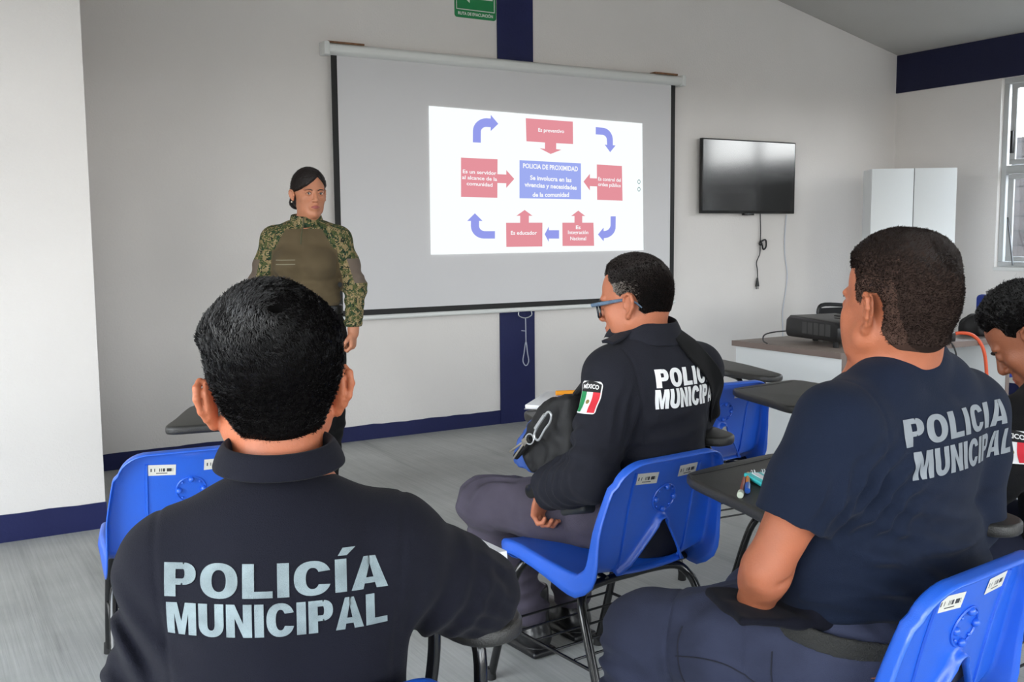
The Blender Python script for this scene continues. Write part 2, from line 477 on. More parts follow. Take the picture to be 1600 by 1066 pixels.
# right wall with the visible window and more of the same row towards the back
WZ0, WZ1 = 1.053, 2.590
RH = [(3.35, 5.15, WZ0, WZ1), (0.4, 2.2, WZ0, WZ1)]
holed_wall('wall_right', 'x', XR, XR+TH, YB, D+TH, 2.93, RH, M['wall'])
zl = zc(XL)
LH = [(-0.5, 3.3, 0.05, 2.75), (-2.8, -0.8, 0.9, 2.6)]
holed_wall('wall_left', 'x', XL-TH, XL, YB, PY, zl, LH, M['wall'])
BH = [(-2.2, 0.9, 0.9, 2.6), (1.6, 3.7, 0.9, 2.6), (4.6, 6.9, 0.9, 2.6)]
holed_wall('wall_back', 'y', YB-TH, YB, XL-TH, XR+TH, 2.75, BH, M['wall'])
mb = MB(); xs2 = [XL-TH, 2.6, XR+TH]
v = [(x, y, z) for y in (YB-TH, YB) for x, z in ((XL-TH, 2.75), (XR+TH, 2.75), (XR+TH, zc(XR+TH)), (2.6, zc(2.6)), (XL-TH, zc(XL-TH)))]
mb.add(v, [(0, 1, 2, 3, 4), (9, 8, 7, 6, 5)]+[(k, 5+k, 5+(k+1) % 5, (k+1) % 5) for k in range(5)])
struct(mb.build('trim_back_gable', M['wall']))

# painted bands
struct(MB().box(XR-0.012, XR, YB, D, 2.592, 2.925).build('trim_1', M['navy_dark']))                 # beam on the right wall
mbp = MB().box(3.598, 3.886, D-0.012, D, 0, zc(3.9)-0.01); struct(mbp.build('trim_2', M['navy']))     # painted column
def wavy_band(name, x0, x1, y, z, m, th=0.006, seed=3):
    rs = np.random.RandomState(seed); n = max(3, int((x1-x0)/0.06)); mb = MB()
    xs = np.linspace(x0, x1, n); zz = z+rs.normal(0, 0.0018, n)
    v = [(x, y-th, 0) for x in xs]+[(x, y-th, q) for x, q in zip(xs, zz)]+[(x, y, q) for x, q in zip(xs, zz)]
    f = [(i, i+1, n+i+1, n+i) for i in range(n-1)]+[(n+i, n+i+1, 2*n+i+1, 2*n+i) for i in range(n-1)]
    mb.add(v, f); return struct(mb.build(name, m))
wavy_band('baseboard_front', PX, XR, D, 0.10, M['navy'])
wavy_band('baseboard_front_left', XL, PX+0.005, PY, 0.125, M['navy'], seed=5)
struct(MB().box(XR-0.006, XR, YB, D, 0, 0.10).build('baseboard_right', M['navy']))
struct(MB().box(XL, XL+0.006, YB, PY, 0, 0.045).build('baseboard_left', M['navy']))

# windows: aluminium frames and glass
M['glass'] = bpy.data.materials.new('window_glass'); M['glass'].use_nodes = True
_n = M['glass'].node_tree.nodes; _l = M['glass'].node_tree.links; _n.clear()
_o = _n.new('ShaderNodeOutputMaterial'); _t = _n.new('ShaderNodeBsdfTransparent'); _g = _n.new('ShaderNodeBsdfGlossy'); _x = _n.new('ShaderNodeMixShader')
_t.inputs[0].default_value = (0.93, 0.95, 0.95, 1); _g.inputs['Roughness'].default_value = 0.02; _x.inputs[0].default_value = 0.06
_l.new(_t.outputs[0], _x.inputs[1]); _l.new(_g.outputs[0], _x.inputs[2]); _l.new(_x.outputs[0], _o.inputs[0])

def window(name, axis, p, a0, a1, z0, z1, rail, nm=2, lower_open=False):
    """sliding aluminium window in plane axis=p"""
    mb = MB(); g = MB(); t = 0.045; d = 0.03
    def bx(m_, A, B, Z0, Z1, dd=d, off=0):
        if axis == 'x': m_.box(p-dd+off, p+dd+off, A, B, Z0, Z1)
        else: m_.box(A, B, p-dd+off, p+dd+off, Z0, Z1)
    bx(mb, a0, a1, z0, z0+t); bx(mb, a0, a1, z1-t, z1); bx(mb, a0, a0+t, z0+t, z1-t, d-.001); bx(mb, a1-t, a1, z0+t, z1-t, d-.001)
    if rail: bx(mb, a0+t, a1-t, rail-0.035, rail+0.035, 0.032)
    for k in range(1, nm):
        c = a0+(a1-a0)*k/nm; bx(mb, c-0.025, c+0.025, z0+t, z1-t, 0.027)
    fr = struct(mb.build(name, M['win'], bevel=0.004))
    bx(g, a0+t, a1-t, z0+t, z1-t, 0.002); g.build('glass', M['glass'], fr)
    return fr
wp = XR+0.07
w1 = window('window_1', 'x', wp, 3.35, 5.15, WZ0, WZ1, 1.85, 2)
window('window_2', 'x', wp, 0.4, 2.2, WZ0, WZ1, 1.85, 2)
window('window_3', 'x', XL-0.09, -0.5, 3.3, 0.05, 2.75, 1.95, 4)
window('window_4', 'x', XL-0.09, -2.8, -0.8, 0.9, 2.6, 1.9, 3)
for i, (a, b, z0, z1) in enumerate(BH): window('window_%d' % (5+i), 'y', YB-0.09, a, b, z0, z1, 1.9, 3)
# sash parts of the visible window: inner sash frames, latch and the slanted stay
for (z0, z1, nm) in ((1.89, 2.54, 'upper_sash'), (1.10, 1.81, 'lower_sash')):
    mb = MB(); y0, y1 = 4.28, 5.07; x0, x1 = wp-0.052, wp-0.028
    mb.box(x0, x1, y0, y1, z0, z0+0.04); mb.box(x0, x1, y0, y1, z1-0.04, z1); mb.box(x0+.001, x1-.001, y0, y0+0.04, z0+.04, z1-.04); mb.box(x0+.001, x1-.001, y1-0.05, y1, z0+.04, z1-.04)
    mb.build(nm, M['win'], w1, bevel=0.003)
MB().box(wp-0.075, wp-0.052, 5.03, 5.055, 1.98, 2.16).build('latch', M['black'], w1, bevel=0.003)
MB().tube([(wp-0.05, 5.06, 1.46), (wp-0.11, 4.96, 1.07)], 0.007, 8).build('window_stay', mat('steel_stay', rgb(96, 98, 100), 0.45, 0.7), w1)
struct(MB().box(XR-0.01, wp-0.03, 3.33, 5.155, WZ0-0.03, WZ0-0.001).build('trim_3', M['white'], bevel=0.004))

# outside the right windows: a block wall, and the ground beyond
def block_mat():
    m = bpy.data.materials.new('grey_blocks'); m.use_nodes = True
    N = m.node_tree.nodes; L = m.node_tree.links; b = N['Principled BSDF']
    t = N.new('ShaderNodeTexCoord'); mp = N.new('ShaderNodeMapping'); mp.inputs['Rotation'].default_value = (math.radians(90), 0, math.radians(90))
    sx = N.new('ShaderNodeSeparateXYZ'); cx = N.new('ShaderNodeCombineXYZ'); L.new(t.outputs['Object'], sx.inputs[0]); L.new(sx.outputs['Y'], cx.inputs[0]); L.new(sx.outputs['Z'], cx.inputs[1])
    br = N.new('ShaderNodeTexBrick'); br.inputs['Scale'].default_value = 1.0; br.inputs['Brick Width'].default_value = 0.30; br.inputs['Row Height'].default_value = 0.15; br.inputs['Mortar Size'].default_value = 0.008
    br.inputs['Color1'].default_value = rgb(40, 36, 36); br.inputs['Color2'].default_value = rgb(56, 51, 50); br.inputs['Mortar'].default_value = rgb(24, 22, 22)
    L.new(cx.outputs[0], br.inputs['Vector']); L.new(br.outputs['Color'], b.inputs['Base Color']); b.inputs['Roughness'].default_value = 0.95
    return m
bw = MB().box(9.8, 9.98, -4, 9, 0, 2.30).build('block_wall', block_mat()); struct(bw)
struct(MB().box(-14, 20, -14, 14, -0.3, -0.13).build('ground', mat('yard_concrete', rgb(150, 145, 138), 0.9, var=0.15, vscale=1)))

# portals: guide daylight sampling through the openings
def portal(c, rot, sx, sy):
    l = bpy.data.lights.new('window_daylight', 'AREA'); l.shape = 'RECTANGLE'; l.size = sx; l.size_y = sy; l.cycles.is_portal = True
    o = bpy.data.objects.new('window_daylight', l); COL.objects.link(o); o.location = c; o.rotation_euler = rot
R90 = math.pi/2
for a, b, z0, z1 in RH: portal((XR+TH+0.01, (a+b)/2, (z0+z1)/2), (0, R90, 0), z1-z0, b-a)
for a, b, z0, z1 in LH: portal((XL-TH-0.01, (a+b)/2, (z0+z1)/2), (0, -R90, 0), z1-z0, b-a)
for a, b, z0, z1 in BH: portal(((a+b)/2, YB-TH-0.01, (z0+z1)/2), (R90, 0, 0), b-a, z1-z0)

# ================================================================= THINGS ON THE FRONT WALL
# evacuation sign
M['sign_green'] = mat('sign_green', rgb(18, 128, 72), 0.4)
M['sign_white'] = mat('sign_white', rgb(226, 228, 224), 0.5)
sg = MB(); SX0, SX1, SZ0, SZ1 = 3.270, 3.592, 2.815, 3.10
sgn = empty('evacuation_sign', ((SX0+SX1)/2, D, (SZ0+SZ1)/2))
tag(sgn, 'green evacuation sign with a white left-pointing arrow, high beside the blue column', 'sign')
def rrect(x0, x1, y0, y1, r, n=5):
    out = []
    for cx, cy, a0 in ((x1-r, y0+r, -90), (x1-r, y1-r, 0), (x0+r, y1-r, 90), (x0+r, y0+r, 180)):
        for k in range(n+1):
            a = math.radians(a0+90*k/n); out.append((cx+r*math.cos(a), cy+r*math.sin(a)))
    return out
def plate(name, poly, y0, y1, m, parent, ox=0, oz=0):
    """outline in (x,z) given thickness along y"""
    return MB().prism([(a, b) for a, b in poly], y0, y1, xf=lambda p: Vector((p[0]+ox, p[2], p[1]+oz))).build(name, m, parent)
hw, hh = (SX1-SX0)/2, (SZ1-SZ0)/2
plate('panel', rrect(-hw, hw, -hh, hh, 0.02), -0.004, 0, M['sign_green'], sgn)
bd = MB()
for q in ((-hw+.012, hw-.012, -hh+.052, -hh+.057), (-hw+.012, hw-.012, hh-.017, hh-.012), (-hw+.012, -hw+.017, -hh+.052, hh-.012), (hw-.017, hw-.012, -hh+.052, hh-.012)):
    bd.box(q[0], q[1], -0.0055, -0.004, q[2], q[3])
bd.build('border_line', M['sign_white'], sgn)
AZ = 0.02
plate('arrow', [(-hw+.035, AZ), (-hw+.115, AZ-.062), (-hw+.115, AZ-.032), (hw-.028, AZ-.032), (hw-.028, AZ+.032), (-hw+.115, AZ+.032), (-hw+.115, AZ+.062)], -0.0058, -0.004, M['sign_white'], sgn)
def wall_text(s, name, height, width, x, z, y, m, parent, bold=0.02, **kw):
    v, f, sz = text_mesh(s, 1.0, bold, **kw)
    k = height/sz[1]; kx = (width/sz[0]) if width else k
    mesh_obj(name, [(a*kx+x, y, b*k+z) for a, b in v], f, m, parent, smooth=False)
wall_text('RUTA DE EVACUACIÓN', 'caption', 0.026, 0.27, 0, -hh+.030, -0.0045, M['sign_white'], sgn, bold=0.03)

# projection screen
ps = empty('projection_screen', (3.76, D-0.05, 0.79)); ox, oy, oz = ps.location
tag(ps, 'wide pull-down projection screen with white roller case and black borders on the front wall', 'projection screen')
M['screen'] = mat('screen_fabric', rgb(214, 213, 215), 0.8, bump=0.03, bscale=300, spec=0.2)
M['border'] = mat('screen_black_border', rgb(12, 12, 12), 0.6)
M['case'] = mat('roller_case_paint', rgb(222, 224, 222), 0.35)
sx0, sx1 = 2.362, 5.148; sy = D-0.055
top = 2.49
MB().box(sx0-ox, sx1-ox, -0.002, 0.0, 0.055, top-oz).build('screen_surface', M['screen'], ps)
bl = MB(); bw_ = 0.040
bl.box(sx0-ox, sx0+bw_-ox, -0.0035, -0.002, 0.055, top-oz); bl.box(sx1-bw_-ox, sx1-ox, -0.0035, -0.002, 0.055, top-oz)
bl.box(sx0-ox, sx1-ox, -0.0035, -0.002, 0.045, 0.082)
bl.build('black_border', M['border'], ps)
MB().tube([(sx0-ox-0.01, -0.002, 0.030), (sx1-ox+0.01, -0.002, 0.030)], 0.016, 16).build('bottom_bar', M['case'], ps, smooth=True)
cs = MB(); prof = [(0.045, -0.035), (-0.02, -0.035), (-0.045, -0.015), (-0.045, 0.02), (-0.02, 0.036), (0.045, 0.036)]
zc0 = 2.515-oz
cs.add([(x, y, z+zc0) for x in (2.315-ox, 5.19-ox) for y, z in prof], [tuple(range(5, -1, -1)), tuple(range(6, 12))]+[(k, (k+1) % 6, 6+(k+1) % 6, 6+k) for k in range(6)])
cs.build('roller_case', M['case'], ps, bevel=0.008)
for x in (2.312, 5.19):
    MB().box(x-ox-0.006, x-ox+0.03, -0.049, 0.045, zc0-0.039, zc0+0.041).build('end_cap', M['case'], ps, bevel=0.006)
M['wood_strip'] = mat('brown_tape', rgb(128, 92, 66), 0.7, var=0.3, vscale=40)
MB().box(2.34-ox, 2.58-ox, -0.03, 0.035, zc0+0.036, zc0+0.047).build('wooden_shim', M['wood_strip'], ps)
MB().box(4.93-ox, 5.15-ox, -0.03, 0.035, zc0+0.036, zc0+0.049).build('wooden_shim', M['wood_strip'], ps)
hk = MB(); M['cord'] = mat('pale_cord', rgb(172, 176, 190), 0.7)
hx = 3.775-ox
hk.tube([(hx-.05, -.01, .02), (hx-.055, -.012, -.01), (hx-.02, -.015, -.028), (hx+.02, -.015, -.028), (hx+.055, -.012, -.01), (hx+.05, -.01, .02)], 0.0035, 8, 4)
hk.build('pull_handle', M['alu'], ps, smooth=True)
cd = MB(); cd.tube([(hx, -.015, -.03), (hx+.002, -.015, -.12), (hx+.004, -.013, -.22)], 0.004, 6, 4)
cd.tube([(hx+.004, -.013, -.20), (hx-.012, -.013, -.28), (hx-.022, -.013, -.34), (hx+.002, -.013, -.375), (hx+.026, -.013, -.345), (hx+.016, -.013, -.28)], 0.004, 6, 5, closed=True)
cd.tube([(hx+.004, -.015, -.125), (hx-.035, -.015, -.12)], 0.003, 6)
cd.build('pull_cord', M['cord'], ps, smooth=True)

# projected slide (lit picture on the screen)
def emit_mat(name, col, st=1.0, grad=False):
    m = bpy.data.materials.new(name); m.use_nodes = True; N = m.node_tree.nodes; L = m.node_tree.links
    b = N['Principled BSDF']; b.inputs['Base Color'].default_value = (0.0, 0.0, 0.0, 1); b.inputs['Roughness'].default_value = 0.9; b.inputs['Specular IOR Level'].default_value = 0
    b.inputs['Emission Color'].default_value = col; b.inputs['Emission Strength'].default_value = st
    return m
M['slide_bg'] = emit_mat('slide_light', rgb(250, 255, 255), 1.03)
M['slide_cyan'] = emit_mat('slide_pale_cyan', rgb(226, 250, 255), 1.0)
M['slide_red'] = emit_mat('slide_red', rgb(230, 148, 158), 1.0)
M['slide_blue'] = emit_mat('slide_blue', rgb(160, 174, 242), 1.0)
M['slide_arrow'] = emit_mat('slide_arrow_blue', rgb(150, 158, 236), 1.0)
M['slide_text'] = emit_mat('slide_text', rgb(252, 253, 255), 1.0)
M['slide_ring'] = emit_mat('slide_ring', rgb(120, 160, 160), 1.0)
x0, x1, z0, z1 = 3.036, 4.836, 1.223, 2.192
sl = empty('projected_slide', ((x0+x1)/2, sy-0.003, (z0+z1)/2))
tag(sl, 'bright projected slide of red boxes and blue arrows on the projection screen', 'projected slide')
W2, H2 = (x1-x0)/2, (z1-z0)/2
# slide plane coordinates u 0..1 (left-right), v 0..1 (top-down), as four corner blend for its slight keystone
CN = [(-W2+.002, H2+.013), (W2-.011, H2-.014), (W2+.008, -H2+.003), (-W2-.002, -H2-.001)]
def S(u, v):
    a = [(1-u)*(1-v), u*(1-v), u*v, (1-u)*v]
    return (sum(a[i]*CN[i][0] for i in range(4)), sum(a[i]*CN[i][1] for i in range(4)))
def sflat(name, uv, m, y=-0.0012, parent=None):
    return mesh_obj(name, [(S(*q)[0], y, S(*q)[1]) for q in uv], [tuple(range(len(uv)))], m, parent or sl, smooth=False)
sflat('slide_background', [(0, 0), (1, 0), (1, 1), (0, 1)], M['slide_bg'], -0.0006)
# pixel boxes of the photo (crop px 1558x1066 of the slide) -> u,v through an inverse bilinear done once by hand: u=(x-95)/1365, v=(y-ytop)/(height)
def uv(x, y):
    xl = 95+(y-70)*0.0190; xr = 1461+(y-180)*0.0123
    u_ = (x-xl)/(xr-xl)
    yt = 70+(180-70)*u_; yb = 1018+(988-1018)*u_
    return (u_+0.035*u_*(1-u_)*0.9*0, (y-yt)/(yb-yt))
def spoly(name, pts, m, y=-0.0012): return sflat(name, [uv(*p) for p in pts], m, y)
def arc(cx, cy, rx_, ry_, a0, a1, n=8): return [(cx+rx_*math.cos(math.radians(a0+(a1-a0)*k/n)), cy+ry_*math.sin(math.radians(a0+(a1-a0)*k/n))) for k in range(n+1)]
RD = M['slide_red']; AR = M['slide_arrow']
spoly('red_callout_box', [(672, 144), (977, 166), (979, 308), (868, 302), (868, 340), (902, 344), (832, 371), (760, 334), (795, 338), (795, 298), (677, 290)], RD)
spoly('red_callout_box', [(281, 395), (499, 405), (499, 500), (553, 502), (553, 474), (602, 530), (553, 588), (553, 558), (499, 556), (499, 651), (283, 646)], RD)
spoly('red_callout_box', [(1140, 438), (1315, 448), (1320, 670), (1143, 664), (1142, 578), (1093, 576), (1093, 604), (1050, 547), (1093, 497), (1093, 525), (1141, 527)], RD)
spoly('red_callout_box', [(553, 812), (640, 812), (640, 767), (616, 767), (668, 729), (718, 767), (695, 767), (695, 811), (781, 811), (781, 965), (556, 968)], RD)
spoly('red_callout_box', [(910, 811), (990, 811), (990, 768), (968, 768), (1015, 733), (1062, 768), (1042, 768), (1042, 811), (1118, 811), (1123, 961), (912, 962)], RD)
spoly('blue_centre_box', [(634, 410), (1032, 431), (1034, 661), (635, 654)], M['slide_blue'])
def lift(pts, y=-0.0012): return pts
spoly('curved_blue_arrow', [(350, 298)]+arc(430, 225, 80, 80, 180, 270)+[(456, 147), (456, 124), (502, 180), (456, 226), (456, 202)]+arc(430, 230, 33, 30, 270, 180)+[(397, 300)], AR)
spoly('curved_blue_arrow', [(1132, 201)]+arc(1175, 285, 76, 80, -85, 0)+[(1251, 316), (1270, 318), (1232, 360), (1194, 312), (1211, 314)]+arc(1175, 282, 34, 32, 0, -90)+[(1132, 247)], AR)
spoly('curved_blue_arrow', [(1236, 770), (1272, 770)]+arc(1190, 835, 82, 76, 10, 90)+[(1190, 914), (1188, 931), (1149, 887), (1188, 842), (1188, 865)]+arc(1190, 825, 46, 40, 90, 0)+[(1236, 800)], AR)
spoly('curved_blue_arrow', [(486, 866), (486, 914)]+arc(420, 832, 78, 82, 90, 180)+[(342, 800), (320, 800), (365, 751), (411, 800), (390, 800)]+arc(424, 830, 34, 36, 180, 90), AR)
spoly('blue_arrow', [(889, 860), (889, 914), (822, 914), (822, 936), (796, 886), (822, 836), (822, 860)], AR)
for cy in (549, 597):
    c = S(*uv(1437, cy)); n = 16; r1, r2 = 0.014, 0.0095
    v = [(c[0]+r1*math.cos(2*math.pi*k/n), -.0014, c[1]+r1*1.25*math.sin(2*math.pi*k/n)) for k in range(n)]+[(c[0]+r2*math.cos(2*math.pi*k/n), -.0014, c[1]+r2*1.25*math.sin(2*math.pi*k/n)) for k in range(n)]
    mesh_obj('small_ring', v, [(k, (k+1) % n, n+(k+1) % n, n+k) for k in range(n)], M['slide_ring'], sl, smooth=False)
def stext(lines, cx, y0, dy, ch, wpx, name='lettering', bold=0.02):
    for i, (s, wd) in enumerate(zip(lines, wpx)):
        v, f, sz = text_mesh(s, 1.0, bold)
        k = wd/sz[0]; cy = y0+i*dy
        hk_ = ch/0.73
        mesh_obj(name, [(S(*uv(cx+a*k, cy-b*hk_+ (a*k)*(0.06 if cy < 600 else 0.0)))[0], -0.0022, S(*uv(cx+a*k, cy-b*hk_+(a*k)*(0.06 if cy < 600 else 0.0)))[1]) for a, b in v], f, M['slide_text'], sl, smooth=False)
stext(['Es preventivo'], 835, 226, 0, 24, [168])
stext(['Es un servidor', 'al alcance de la', 'comunidad'], 392, 488, 38, 24, [200, 208, 154])
stext(['POLICIA DE PROXIMIDAD'], 834, 456, 0, 30, [356], bold=0.03)
stext(['Se involucra en las', 'vivencias y necesidades', 'de la comunidad'], 835, 529, 51, 29, [268, 338, 236], bold=0.03)
stext(['Es control del', 'orden público'], 1228, 534, 38, 23, [158, 158])
stext(['Es educador'], 664, 877, 0, 25, [163])
stext(['Es', 'Integración', 'Nacional'], 1015, 841, 36, 24, [32, 136, 106])

# television
tv = empty('television', (5.93, D-0.048, 1.508)); tx, ty, tz = tv.location
tag(tv, 'flat black television mounted on the white wall right of the projection screen', 'television')
M['tv_glass'] = mat('tv_screen_glass', rgb(10, 10, 11), 0.13, spec=0.9)
M['tv_bezel'] = mat('tv_bezel', rgb(14, 14, 15), 0.3)
MB().box(5.413-tx, 6.440-tx, -0.02, 0.012, 0, 0.588).build('bezel', M['tv_bezel'], tv, bevel=0.004)
MB().box(5.423-tx, 6.430-tx, -0.0215, -0.02, 0.022, 0.578).build('screen', M['tv_glass'], tv)
MB().box(-0.06, 0.05, -0.022, 0.01, -0.014, 0.002).build('sensor_bar', M['tv_bezel'], tv, bevel=0.003)
MB().box(-0.2, 0.2, 0.012, 0.045, 0.15, 0.45).build('wall_bracket', M['black'], tv)
pc = MB(); kx = 6.10-tx
pc.tube([(kx-.01, 0.025, 0.03), (kx, .03, -.05), (kx+.005, .03, -.15), (kx+.003, .03, -.245)], 0.0045, 6, 5)
pc.tube([(kx+.003, .03, -.25), (kx, .03, -.33), (kx-.035, .03, -.40), (kx-.025, .03, -.46), (kx-.02, .03, -.53)], 0.0045, 6, 5)
pc.build('power_cable', M['black'], tv, smooth=True)
kn = MB(); kn.tube([(kx-.012, .022, -.24), (kx+.05, .02, -.215), (kx+.06, .02, -.27), (kx+.03, .02, -.295), (kx+.01, .02, -.25)], 0.007, 8, 5, closed=True)
kn.ball((kx, .022, -.247), .017); kn.build('cable_knot', M['black'], tv, smooth=True)
MB().cyl((kx-.022, .03, -.60), 0.017, 0.07, 12, r2=0.007).box(kx-.034, kx-.030, .027, .033, -.625, -.6).box(kx-.016, kx-.012, .027, .033, -.625, -.6).build('plug', M['black'], tv, smooth=True)
wc = MB(); wx = 6.405
wc.tube([(wx, D-.012, 1.50), (wx-.012, D-.008, 1.3), (wx-.002, D-.008, 1.15), (wx+.028, D-.008, 1.0), (wx+.012, D-.008, .85), (wx-.018, D-.008, .68), (wx-.01, D-.008, .5), (wx-.01, D-.01, .12)], 0.005, 6, 6)
tag(wc.build('hanging_cable', mat('white_cable', rgb(196, 200, 210), 0.6), smooth=True), 'thin white cable hanging down the wall from the right corner of the television', 'cable')
# ================================================================= TABLET-ARM CHAIRS
def plastic_blue():
    m = mat('blue_polypropylene', rgb(30, 92, 204), 0.36, bump=0.06, bscale=350, var=0.04, vscale=8, spec=0.8)
    return m
M['blue'] = plastic_blue()
M['tube'] = mat('black_enamelled_tube', rgb(16, 16, 17), 0.22, spec=0.6)
M['rubber'] = mat('black_rubber', rgb(18, 18, 18), 0.8)
M['tablet'] = mat('black_tablet_plastic', rgb(44, 43, 41), 0.38, bump=0.25, bscale=420, var=0.12, vscale=5)
def sticker_mat():
    m = bpy.data.materials.new('barcode_sticker'); m.use_nodes = True; N = m.node_tree.nodes; L = m.node_tree.links; b = N['Principled BSDF']
    t = N.new('ShaderNodeTexCoord'); sp = N.new('ShaderNodeSeparateXYZ'); L.new(t.outputs['UV'], sp.inputs[0])
    wn_ = N.new('ShaderNodeTexWhiteNoise'); wn_.noise_dimensions = '1D'
    mu = N.new('ShaderNodeMath'); mu.operation = 'MULTIPLY'; mu.inputs[1].default_value = 34; L.new(sp.outputs['X'], mu.inputs[0])
    fl = N.new('ShaderNodeMath'); fl.operation = 'FLOOR'; L.new(mu.outputs[0], fl.inputs[0]); L.new(fl.outputs[0], wn_.inputs['W'])
    gt = N.new('ShaderNodeMath'); gt.operation = 'GREATER_THAN'; gt.inputs[1].default_value = 0.45; L.new(wn_.outputs['Value'], gt.inputs[0])
    def band(out, a, b_):
        g1 = N.new('ShaderNodeMath'); g1.operation = 'GREATER_THAN'; g1.inputs[1].default_value = a; L.new(out, g1.inputs[0])
        g2 = N.new('ShaderNodeMath'); g2.operation = 'LESS_THAN'; g2.inputs[1].default_value = b_; L.new(out, g2.inputs[0])
        mm = N.new('ShaderNodeMath'); mm.operation = 'MULTIPLY'; L.new(g1.outputs[0], mm.inputs[0]); L.new(g2.outputs[0], mm.inputs[1]); return mm.outputs[0]
    a1 = band(sp.outputs['Y'], 0.36, 0.66); a2 = band(sp.outputs['X'], 0.10, 0.90)
    m1 = N.new('ShaderNodeMath'); m1.operation = 'MULTIPLY'; L.new(a1, m1.inputs[0]); L.new(a2, m1.inputs[1])
    m2 = N.new('ShaderNodeMath'); m2.operation = 'MULTIPLY'; L.new(m1.outputs[0], m2.inputs[0]); L.new(gt.outputs[0], m2.inputs[1])
    b1 = band(sp.outputs['Y'], 0.17, 0.24); b2 = band(sp.outputs['X'], 0.3, 0.7)
    m3 = N.new('ShaderNodeMath'); m3.operation = 'MULTIPLY'; L.new(b1, m3.inputs[0]); L.new(b2, m3.inputs[1])
    m4 = N.new('ShaderNodeMath'); m4.operation = 'MAXIMUM'; L.new(m2.outputs[0], m4.inputs[0]); L.new(m3.outputs[0], m4.inputs[1])
    mx = N.new('ShaderNodeMix'); mx.data_type = 'RGBA'; mx.inputs['A'].default_value = rgb(214, 212, 202); mx.inputs['B'].default_value = rgb(50, 50, 54)
    L.new(m4.outputs[0], mx.inputs['Factor']); L.new(mx.outputs['Result'], b.inputs['Base Color']); b.inputs['Roughness'].default_value = 0.45
    return m
M['sticker'] = sticker_mat()

PROF = [(.240, .405), (.236, .425), (.215, .440), (.12, .447), (-.02, .432), (-.12, .425), (-.165, .437), (-.190, .470), (-.205, .53), (-.228, .63), (-.252, .715), (-.265, .755)]
_pp = [Vector((0, a, b)) for a, b in PROF]
_pc = catmull(_pp, 8); _pl = [0.0]
for _i in range(1, len(_pc)): _pl.append(_pl[-1]+(_pc[_i]-_pc[_i-1]).length)
LT = _pl[-1]
def pmap(x, l, n=0.0):
    """unrolled shell coordinates -> 3D; n along the sitter side"""
    ll = min(max(l, 0), LT)
    i = min(max(np.searchsorted(_pl, ll)-1, 0), len(_pl)-2); t = (ll-_pl[i])/(_pl[i+1]-_pl[i])
    p = _pc[i].lerp(_pc[i+1], t)
    a, b = max(i-2, 0), min(i+3, len(_pc)-1)
    T = (_pc[b]-_pc[a]).normalized(); Nn = Vector((0, -T.z, T.y)) # rotate tangent
    Nn = Vector((0, T.z, -T.y)) if False else Nn
    # sitter side: up over the seat, forward over the back
    if Nn.z < 0 and abs(Nn.z) > abs(Nn.y): Nn = -Nn
    if abs(Nn.y) >= abs(Nn.z) and Nn.y < 0: Nn = -Nn
    p = p+T*(l-ll)
    # dish: sides curve toward the sitter
    dish = 0.020*(x/0.2)**2*(1 if l > 0.40 else 0.7)
    q = p+Nn*(n+dish); return Vector((x, q.y, q.z))
def rr_outline(r=0.07, step=0.02):
    """half widths down the shell: front lip, seat, back"""
    L = []
    Wf, Ws, Wb, Wt = 0.205, 0.222, 0.214, 0.180
    def wd(l):
        u = l/LT
        return np.interp(u, [0, .25, .55, .75, 1.0], [Wf, Ws, Wb, Wb-.004, Wt])
    ls = np.linspace(r, LT-r, 26)
    right = [(wd(l), l) for l in ls]
    topc = [(Wt-r+r*math.cos(a), LT-r+r*math.sin(a)) for a in np.linspace(0, math.pi/2, 9)[1:]]
    botc = [(Wf-r*0.8+r*0.8*math.cos(a), r+r*math.sin(a)) for a in np.linspace(-math.pi/2, 0, 8)[:-1]]
    half = botc+right+topc
    return half+[(-x, l) for x, l in reversed(half)]
def off2d(P, d):
    n = len(P); out = []
    for i in range(n):
        a = Vector(P[i-1]); b = Vector(P[(i+1) % n]); t = (b-a).normalized(); nn = Vector((t.y, -t.x))
        out.append((P[i][0]+nn.x*d, P[i][1]+nn.y*d))
    return out
